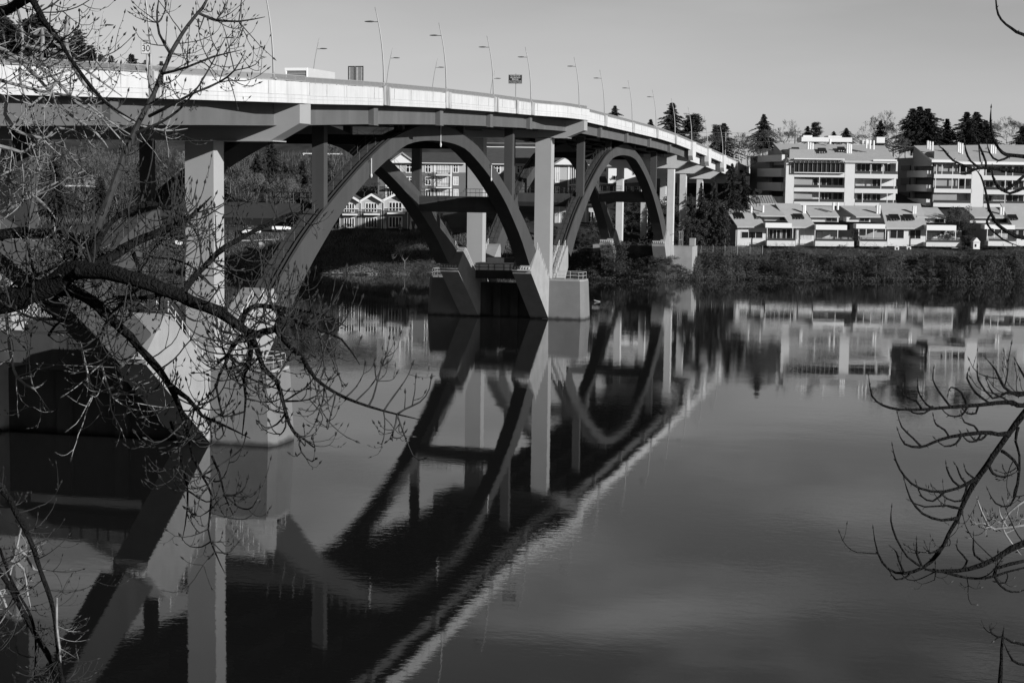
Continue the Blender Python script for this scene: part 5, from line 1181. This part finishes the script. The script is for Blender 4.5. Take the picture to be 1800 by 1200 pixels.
# --- left tree
T = fore_tree('leafless tree at the left with thick dark limbs and budded twigs before the bridge', -520, 10.5, .26, 27.5)
dark = MB(); tw = MB(); bd = MB(); pale = MB(); bdp = MB()
LIMBS = [
 ([(-520, 700, 40, 10.5), (-300, 610, 26, 10.3), (-60, 540, 19, 10.1), (0, 536, 17, 10), (70, 512, 17, 9.9), (122, 480, 18, 9.8), (168, 476, 16, 9.7), (245, 492, 14, 9.6), (315, 520, 12, 9.6), (385, 548, 10, 9.5), (437, 583, 8, 9.5), (465, 584, 6.5, 9.5), (484, 578, 5.5, 9.5)], 46),
 ([(-300, 610, 22, 10.3), (-60, 520, 15, 10.2), (0, 522, 14, 10.2), (70, 515, 14, 10.1), (130, 512, 12, 10), (175, 540, 9, 9.9), (210, 575, 8, 9.9), (245, 610, 7, 9.8), (280, 650, 6.5, 9.8), (300, 680, 6, 9.8), (318, 722, 4.5, 9.8), (330, 762, 3.5, 9.8), (337, 800, 2.5, 9.8)], 40),
 ([(-520, 520, 30, 10.5), (-100, 430, 13, 10.9), (0, 412, 10, 10.9), (60, 410, 10, 10.9), (110, 413, 9, 10.8), (150, 425, 8, 10.7), (178, 452, 8, 10.3)], 26),
 ([(150, 478, 10, 9.7), (200, 450, 9, 9.9), (230, 430, 8.5, 10), (270, 412, 7, 10.1), (300, 399, 6, 10.2), (320, 391, 5, 10.2), (345, 372, 3, 10.3), (372, 345, 2, 10.3)], 26),
 ([(150, 470, 9, 9.8), (190, 395, 5, 10.2), (225, 372, 5, 10.3), (262, 358, 5, 10.4), (290, 365, 4, 10.5), (310, 372, 3, 10.5), (340, 400, 2, 10.6), (352, 430, 1.5, 10.6)], 14),
 ([(318, 522, 8, 9.6), (330, 500, 6, 9.8), (345, 482, 5.5, 9.9), (372, 455, 5, 10), (395, 434, 5, 10), (437, 411, 4, 10.1), (470, 395, 3.5, 10.1), (490, 385, 3, 10.2), (515, 375, 2, 10.2), (560, 378, 1.3, 10.3)], 26),
 ([(437, 583, 7, 9.5), (441, 610, 5, 9.5), (438, 640, 4, 9.5), (428, 660, 3.5, 9.5), (432, 700, 2, 9.5), (425, 770, 1.6, 9.5)], 10),
 ([(437, 583, 7, 9.5), (452, 612, 5, 9.4), (462, 645, 4.5, 9.4), (485, 668, 4, 9.4), (498, 705, 3.5, 9.4), (508, 745, 3, 9.3), (528, 768, 2.2, 9.3), (552, 781, 1.5, 9.3)], 16),
 ([(484, 578, 5.5, 9.5), (505, 605, 4.5, 9.4), (530, 628, 4, 9.3), (555, 665, 3.5, 9.2), (590, 690, 3, 9.2), (625, 706, 2.5, 9.1), (675, 722, 2, 9.1), (742, 738, 1.2, 9.0)], 22),
 ([(484, 578, 5, 9.5), (498, 548, 4, 9.6), (520, 560, 3.5, 9.6), (560, 580, 2.8, 9.5), (600, 596, 2.2, 9.5), (632, 640, 1.5, 9.4)], 14),
 ([(425, 570, 5, 9.5), (432, 548, 4.5, 9.6), (450, 537, 4.5, 9.6), (480, 540, 4, 9.6), (520, 545, 3, 9.7), (570, 555, 2, 9.7), (610, 575, 1.4, 9.7)], 14),
 ([(437, 583, 5, 9.5), (410, 605, 4, 9.5), (395, 640, 3, 9.4), (380, 680, 2.5, 9.4), (395, 740, 1.8, 9.4)], 12),
 ([(300, 680, 6, 9.8), (330, 700, 4, 9.7), (355, 730, 3, 9.6), (390, 745, 2.2, 9.6), (440, 770, 1.5, 9.6)], 12),
 ([(-200, -60, 14, 12), (-40, 30, 11, 11.5), (0, 22, 9, 11.3), (30, 8, 9, 11.2), (62, -14, 9, 11)], 8),
 ([(40, -20, 6, 11), (60, 4, 5.5, 10.9), (78, 38, 5, 10.8), (98, 62, 4, 10.7), (112, 84, 3.5, 10.6), (128, 110, 3, 10.6), (150, 140, 3.2, 10.5), (185, 180, 2.5, 10.5), (240, 215, 2, 10.5)], 18),
 ([(337, 800, 2.5, 9.8), (355, 835, 2.3, 9.8), (372, 870, 2, 9.8), (366, 930, 1.6, 9.8), (378, 970, 1.4, 9.8), (396, 1008, 1.1, 9.8)], 9),
 ([(372, 800, 2.3, 9.6), (385, 830, 2, 9.6), (395, 870, 1.7, 9.6), (410, 905, 1.4, 9.6)], 7),
 ([(300, 740, 2.4, 9.8), (325, 830, 2, 9.8), (330, 890, 1.7, 9.8), (320, 950, 1.2, 9.8)], 7),
]
for P, n_ in LIMBS:
    pts, rad = limb_pts(P); dark.tube(pts, rad, 9); knots(dark, pts, rad, int(len(pts)*.25))
    dress(tw, bd, pts, rad, int(n_*1.15), (.14, .46), (.0040, .0066), 1.0, None, .25 if P[0][0] < -50 else .05)
random.seed(77)
for _ in range(16):
    x0 = random.uniform(-30, 300); y0 = random.uniform(360, 620); d0 = random.uniform(9.8, 11); a_ = random.uniform(-1.2, 1.2)+random.choice((0, 3.14)); L_ = random.uniform(60, 170)
    P = [(x0, y0, random.uniform(2.5, 5), d0)]
    for k in range(4):
        a_ += random.uniform(-.45, .45); P.append((P[-1][0]+math.cos(a_)*L_/4, P[-1][1]+math.sin(a_)*L_/4-3, P[-1][2]*.8, d0+random.uniform(-.2, .2)))
    pts, rad = limb_pts(P); dark.tube(pts, rad, 6); dress(tw, bd, pts, rad, 9, (.12, .36), (.0034, .0056), 1.0)
GREYL = [([(170, 500, 9, 10), (160, 440, 8.5, 10.1), (185, 365, 7.5, 10.2), (205, 310, 6.5, 10.3), (235, 235, 5.5, 10.4), (270, 165, 4.5, 10.5), (300, 95, 4, 10.6), (330, 45, 3.4, 10.7), (356, 14, 2.8, 10.7), (372, -20, 2.2, 10.8)], 26),
 ([(262, 205, 3, 10.4), (300, 185, 2.4, 10.3), (345, 162, 2, 10.2), (385, 145, 1.8, 10.2), (412, 124, 1.4, 10.1), (432, 90, 1, 10.1)], 9),
 ([(285, 130, 2.6, 10.5), (330, 118, 2, 10.4), (375, 100, 1.7, 10.4), (425, 88, 1.2, 10.3)], 8),
 ([(345, 22, 2.6, 10.7), (380, 35, 2.2, 10.7), (420, 38, 1.8, 10.6), (466, 30, 1.2, 10.6)], 10),
 ([(300, 95, 2.6, 10.6), (280, 60, 2, 10.6), (276, 20, 1.6, 10.6), (282, -15, 1.3, 10.6)], 7),
 ([(235, 235, 3, 10.4), (300, 205, 2.2, 10.3), (350, 150, 1.6, 10.2), (400, 60, 1.1, 10.2)], 6)]
for P, n_ in GREYL:
    pts, rad = limb_pts(P); tw.tube(pts, rad, 8); dress(tw, bd, pts, rad, n_, (.12, .36), (.0028, .0042), .7)
# pale sunlit branches sweeping through the upper left
random.seed(40)
PALE = [[(-80, 60, 4, 11.6), (10, 90, 3.6, 11.5), (70, 140, 3.2, 11.4), (110, 190, 2.8, 11.3), (170, 235, 2.2, 11.2), (190, 260, 1.4, 11.2)],
 [(-80, 150, 4, 11.2), (5, 170, 3.8, 11.1), (10, 200, 3.6, 11.1), (30, 230, 3.2, 11), (75, 243, 2.4, 11), (100, 232, 1.6, 11)],
 [(120, 30, 4, 11.5), (115, 70, 4.4, 11.4), (124, 105, 4, 11.4), (150, 150, 3.2, 11.3), (178, 172, 3, 11.3), (210, 200, 2.6, 11.2), (240, 218, 2.4, 11.2), (290, 230, 1.8, 11.2), (330, 226, 1.1, 11.2)],
 [(-60, 240, 3.4, 11), (20, 262, 3, 11), (45, 266, 2.6, 11), (75, 240, 1.8, 11)], [(-60, 280, 4, 11.6), (20, 320, 3.6, 11.5), (60, 345, 3, 11.4), (90, 375, 2.8, 11.3), (110, 420, 2.6, 11.2), (130, 460, 2, 11.2)],
 [(-60, 90, 3.6, 12), (30, 105, 3.2, 12), (80, 125, 2.8, 12), (140, 185, 2.3, 11.9), (170, 200, 2, 11.9), (225, 260, 1.4, 11.9)], [(60, 60, 3.4, 11), (75, 50, 3.6, 11), (74, 95, 3, 11), (72, 110, 2.4, 11)], [(110, 130, 2.4, 11), (90, 155, 2.6, 11), (40, 200, 2.2, 11), (15, 235, 1.7, 11)],
 [(40, 80, 2.6, 11.4), (110, 95, 2.4, 11.4), (160, 130, 2, 11.3), (215, 170, 1.6, 11.3)], [(-40, 130, 3, 11.3), (70, 160, 2.6, 11.3), (140, 175, 2.2, 11.2), (195, 215, 1.6, 11.2), (250, 250, 1.1, 11.2)],
 [(95, 395, 3, 10.8), (98, 430, 2.8, 10.7), (110, 460, 2.6, 10.6), (125, 490, 2.3, 10.5), (150, 520, 1.8, 10.4)], [(8, 520, 2.6, 10.6), (12, 570, 3, 10.6), (20, 630, 2.8, 10.6), (30, 662, 2.5, 10.6), (60, 683, 2, 10.6), (82, 668, 1.2, 10.6)],
 [(140, 600, 2.4, 10.2), (150, 640, 2.2, 10.2), (165, 690, 1.8, 10.2), (182, 712, 1.2, 10.2)], [(178, 640, 2.2, 10.2), (190, 680, 2, 10.2), (200, 700, 1.6, 10.2), (212, 690, 1, 10.2)],
 [(-60, 330, 3, 11.5), (40, 290, 2.6, 11.5), (100, 225, 2.2, 11.5), (150, 240, 1.6, 11.5)], [(-60, 400, 3, 11.5), (30, 360, 2.6, 11.5), (80, 330, 2.2, 11.5), (150, 300, 1.6, 11.5)], [(20, -20, 3, 11.5), (40, 60, 2.6, 11.5), (35, 140, 2.2, 11.4), (60, 210, 1.6, 11.4)]]
for P in PALE:
    pts, rad = limb_pts(P); pale.tube(pts, rad, 7); dress(pale, bdp, pts, rad, 11, (.12, .42), (.003, .0046), .5, None, .15)
dark.build('limbs', M['bark'], T, True); tw.build('twigs', M['twig'], T)['kind'] = 'stuff'; bd.build('buds', M['bud'], T)['kind'] = 'stuff'; pale.build('pale_branches', M['pale'], T)['kind'] = 'stuff'; bdp.build('pale_buds', M['twig'], T)['kind'] = 'stuff'
# --- lower left tree
random.seed(51)
T = fore_tree('leafless tree at the lower left corner with drooping dark stems', -420, 13.5, .2, 19.5)
dark = MB(); tw = MB(); bd = MB(); pale = MB(); bdp = MB()
for P, n_ in [([(-420, 640, 26, 13.5), (-120, 760, 9, 12.3), (0, 858, 5.5, 12), (30, 903, 5.5, 12), (55, 952, 4.5, 12), (70, 1000, 4, 11.9), (90, 1055, 4, 11.9), (98, 1105, 3.6, 11.9), (104, 1160, 3.5, 11.8), (112, 1230, 4, 11.8)], 50),
    ([(-120, 850, 9, 12.3), (0, 1005, 4.5, 12), (30, 1055, 4.8, 12), (60, 1110, 4.8, 12), (90, 1160, 5, 11.9), (112, 1200, 5, 11.9), (150, 1260, 5, 11.9)], 34), ([(-80, 900, 4, 12), (-10, 950, 3, 12), (20, 1020, 2.5, 12), (60, 1100, 2, 12), (60, 1200, 2, 12)], 12)]:
    pts, rad = limb_pts(P); dark.tube(pts, rad, 8); knots(dark, pts, rad, len(pts)//4); dress(tw, bd, pts, rad, n_, (.12, .42), (.0032, .005), .6, None, .3)
for P in [[(38, 925, 2, 12), (26, 975, 2, 12), (10, 1035, 1.8, 12), (-10, 1070, 2, 12)], [(28, 960, 2.4, 12), (45, 975, 2.4, 12), (60, 1000, 2.2, 12), (80, 1002, 1.4, 12)], [(0, 1040, 2.4, 12), (12, 1070, 2.2, 12), (0, 1095, 1.6, 12)], [(100, 1050, 2, 11.8), (100, 1100, 2.2, 11.8), (106, 1160, 2.2, 11.8), (100, 1220, 2, 11.8)], [(20, 985, 2.6, 12), (42, 1000, 2.4, 12), (48, 1040, 2, 12), (55, 1070, 1.4, 12)]]:
    pts, rad = limb_pts(P); pale.tube(pts, rad, 6); dress(pale, bdp, pts, rad, 4, (.12, .3), (.0024, .0034), .4)
dark.build('limbs', M['bark'], T, True); tw.build('twigs', M['twig'], T)['kind'] = 'stuff'; bd.build('buds', M['bud'], T)['kind'] = 'stuff'; pale.build('pale_branches', M['pale'], T)['kind'] = 'stuff'; bdp.build('pale_buds', M['twig'], T)['kind'] = 'stuff'
# --- right tree
random.seed(62)
T = fore_tree('leafless tree at the right edge, its dark budded branches reaching over the water', 2350, 10.5, .24, 27.5)
dark = MB(); tw = MB(); bd = MB(); pale = MB(); bdp = MB()
def explicit(P, sub=5): 
    P = [(q[0], q[1], q[2]*1.15)+tuple(q[3:]) for q in P]
    pts, rad = limb_pts(P); dark.tube(pts, rad, 7); bud(bd, pts[-1], pts[-1]-pts[-2], rad[-1]*1.3+.0045, .036)
    for i in range(2, len(pts)-1):
        if random.random() < .6:
            a = CR*random.gauss(0, 1)+CU*random.gauss(0, 1)+fw*random.gauss(0, .4); bud(bd, pts[i]+a.normalized()*rad[i]*.6, (pts[i+1]-pts[i]).normalized()*.6+a.normalized(), .0042, .02)
    return pts, rad
D = 10
RL = [([(2350, 420, 30), (2000, 560, 12), (1850, 672, 6), (1800, 727, 5), (1774, 761, 4.6), (1747, 799, 4.4), (1720, 837, 4.1), (1698, 875, 3.7), (1682, 913, 3.4), (1667, 940, 3.2), (1649, 972, 3.3), (1622, 997, 2.8), (1590, 1007, 2.3), (1562, 1000, 2), (1543, 972, 1.6), (1535, 930, 1.1)], 10),
 ([(1850, 672, 5), (1800, 712, 4), (1779, 707, 4), (1750, 708, 3.4), (1725, 711, 3), (1671, 715, 2.8), (1627, 719, 2.4), (1579, 719, 2), (1552, 712, 1.7), (1533, 696, 1.5), (1527, 661, 1)], 0),
 ([(1774, 762, 5), (1755, 763, 3.5), (1725, 760, 3), (1671, 767, 2.4), (1640, 778, 2.1), (1617, 786, 1.9), (1590, 780, 1.6), (1579, 758, 1.1)], 0),
 ([(1747, 799, 4.5), (1728, 830, 3.2), (1700, 850, 2.6), (1660, 864, 2.2), (1617, 858, 1.9), (1590, 837, 1.7), (1575, 810, 1.5), (1569, 785, 1.1)], 0),
 ([(1684, 910, 3), (1655, 914, 2.2), (1622, 902, 1.9), (1600, 876, 1.6), (1590, 845, 1.1)], 0),
 ([(1900, 930, 6), (1800, 955, 5), (1747, 983, 4.2), (1703, 1000, 3.5), (1645, 1003, 2.6), (1622, 997, 2)], 4),
 ([(1640, 1000, 2), (1700, 1015, 2), (1735, 1015, 2), (1770, 1005, 1.8), (1830, 990, 2.6)], 4),
 ([(1800, 985, 3), (1750, 1000, 2.4), (1752, 1020, 2), (1768, 1036, 1.6), (1790, 1040, 1.2), (1815, 1030, 1)], 0),
 ([(1622, 997, 1.8), (1595, 978, 1.6), (1575, 945, 1.5), (1566, 915, 1.3), (1567, 893, 1)], 0),
 ([(1760, 792, 3), (1772, 800, 2.4), (1790, 820, 2), (1788, 850, 1.8), (1782, 872, 1.6), (1800, 870, 1.2)], 2),
 ([(1738, 815, 2.6), (1745, 832, 2), (1765, 838, 1.8), (1785, 830, 1.4)], 0), ([(1790, 750, 2.6), (1785, 775, 2), (1792, 800, 1.8), (1790, 850, 1.6), (1776, 888, 1.4), (1750, 884, 1.2), (1737, 862, 1)], 0),
 ([(1900, 690, 5), (1810, 690, 3), (1790, 695, 2.4), (1765, 680, 2.1), (1750, 650, 1.6), (1735, 632, 1.1)], 3), ([(1740, 709, 2), (1715, 690, 1.8), (1700, 665, 1.5), (1702, 652, 1)], 0),
 ([(1830, 700, 4), (1812, 680, 2.6), (1800, 660, 2), (1786, 635, 1.2)], 1), ([(1800, 690, 2), (1770, 690, 1.8), (1745, 700, 1.6), (1720, 668, 1.4), (1718, 648, 1)], 0),
 ([(1980, 240, 8), (1860, 275, 4), (1800, 275, 3.2), (1775, 273, 2.8), (1761, 268, 2.5), (1750, 252, 2.2), (1744, 235, 2), (1741, 215, 1.8), (1742, 192, 1.3)], 0),
 ([(1980, 320, 7), (1860, 306, 4), (1800, 302, 3.2), (1755, 297, 2.6), (1729, 295, 2.2), (1711, 299, 2), (1697, 306, 1.8), (1685, 305, 1.1)], 0),
 ([(1712, 298, 1.8), (1700, 293, 1.8), (1675, 282, 1.7), (1660, 265, 1.5), (1653, 258, 1)], 0), ([(1722, 295, 1.8), (1706, 283, 1.7), (1698, 265, 1.5), (1696, 252, 1)], 0), ([(1732, 296, 1.8), (1733, 285, 1.7), (1724, 262, 1.5), (1719, 250, 1)], 0),
 ([(1775, 274, 1.8), (1755, 283, 1.7), (1740, 270, 1.5), (1735, 252, 1)], 0), ([(1800, 310, 2.4), (1770, 333, 2.2), (1755, 330, 2), (1745, 310, 1.7), (1744, 296, 1)], 0), ([(1800, 330, 2.4), (1775, 340, 2), (1757, 330, 1.8), (1750, 318, 1.2)], 0),
 ([(2000, 440, 7), (1860, 424, 4), (1800, 418, 3.2), (1777, 410, 3), (1755, 396, 2.8), (1743, 378, 2.4), (1738, 366, 2.2), (1735, 350, 2), (1731, 330, 1.8), (1724, 310, 1.4), (1715, 298, 1)], 0),
 ([(1743, 376, 2), (1735, 388, 1.8), (1741, 402, 1.6), (1765, 422, 1.3), (1790, 432, 1)], 0), ([(2000, 40, 6), (1860, 70, 3), (1800, 62, 2.4), (1778, 50, 2.1), (1760, 35, 1.8), (1752, 15, 1.6), (1750, -12, 1.4)], 0),
 ([(1900, 1160, 4), (1800, 1132, 2.2), (1780, 1128, 1.8), (1760, 1118, 1.6), (1748, 1125, 1.2)], 1), ([(1766, 1120, 1.6), (1752, 1118, 1.5), (1742, 1110, 1.3), (1740, 1104, 1)], 0), ([(1800, 1168, 2), (1780, 1160, 1.8), (1765, 1130, 1.2)], 0),
 ([(1756, 1260, 4), (1758, 1200, 3.4), (1760, 1160, 2.8), (1762, 1125, 2.2), (1764, 1106, 1.5)], 0)]
UPT = [((1671, 715), (1652, 690), (1640, 668), (1641, 650)), ((1700, 713), (1690, 690), (1672, 680), (1667, 690)), ((1620, 718), (1610, 705), (1588, 694), (1587, 682)), ((1640, 717), (1628, 710), (1615, 690), (1613, 672)),
 ((1640, 714), (1625, 726), (1605, 725), (1590, 715)), ((1700, 716), (1690, 730), (1668, 730), (1655, 718)), ((1720, 712), (1715, 726), (1700, 726), (1688, 714)), ((1780, 712), (1765, 700), (1745, 690), (1735, 670)),
 ((1690, 764), (1680, 780), (1660, 784), (1645, 772)), ((1725, 761), (1716, 775), (1700, 774), (1690, 762)), ((1668, 768), (1660, 755), (1645, 745), (1641, 733)), ((1720, 760), (1712, 748), (1695, 742), (1690, 728)), ((1735, 762), (1725, 772), (1712, 772), (1703, 760)),
 ((1620, 785), (1605, 770), (1585, 750), (1578, 728)), ((1690, 856), (1675, 845), (1665, 825), (1663, 817)), ((1702, 852), (1690, 840), (1683, 822), (1680, 817)), ((1715, 842), (1705, 835), (1698, 828), (1696, 822)), ((1700, 852), (1690, 880), (1665, 876), (1645, 860)), ((1660, 864), (1640, 880), (1620, 872), (1611, 850)),
 ((1690, 894), (1665, 888), (1625, 890), (1600, 880)), ((1622, 998), (1612, 975), (1611, 958), (1611, 950)), ((1690, 1002), (1700, 985), (1683, 965), (1682, 955)), ((1735, 990), (1713, 975), (1711, 955), (1711, 942)), ((1652, 965), (1635, 972), (1630, 968), (1628, 966)), ((1600, 1006), (1595, 1012), (1575, 1018), (1562, 1000)), ((1590, 1007), (1580, 985), (1576, 970), (1568, 962))]
first = True
for P, n_ in RL:
    dpt = 10 + (.6 if P[0][1] < 500 else 0)
    pts, rad = explicit([(a, b_, r, dpt+(a-1700)/1000.) for a, b_, r in P])
    if n_: dress(dark, bd, pts, rad, n_, (.12, .34), (.0032, .0046), .9, None, .35)
for P in UPT: explicit([(a, b_, 1.9-i*.3, 10+(a-1700)/1000.) for i, (a, b_) in enumerate(P)])
for P in [[(1900, 915, 4), (1800, 923, 2.6), (1747, 929, 2.2), (1733, 915, 2), (1722, 890, 1.7), (1716, 872, 1.2)], [(1800, 880, 2), (1775, 900, 1.8), (1762, 925, 1.8), (1775, 950, 1.6), (1795, 975, 1.2)], [(1747, 929, 1.8), (1730, 920, 1.6), (1712, 921, 1)], [(1770, 926, 1.8), (1758, 905, 1.5), (1756, 890, 1)]]:
    pts, rad = limb_pts([(a, b_, r, 10.6) for a, b_, r in P]); pale.tube(pts, rad, 6); dress(pale, bdp, pts, rad, 3, (.08, .2), (.003, .004), .9)
dark.build('limbs', M['bark'], T, True); bd.build('buds', M['bud'], T)['kind'] = 'stuff'; pale.build('pale_branches', M['pale'], T)['kind'] = 'stuff'; bdp.build('pale_buds', M['twig'], T)['kind'] = 'stuff'
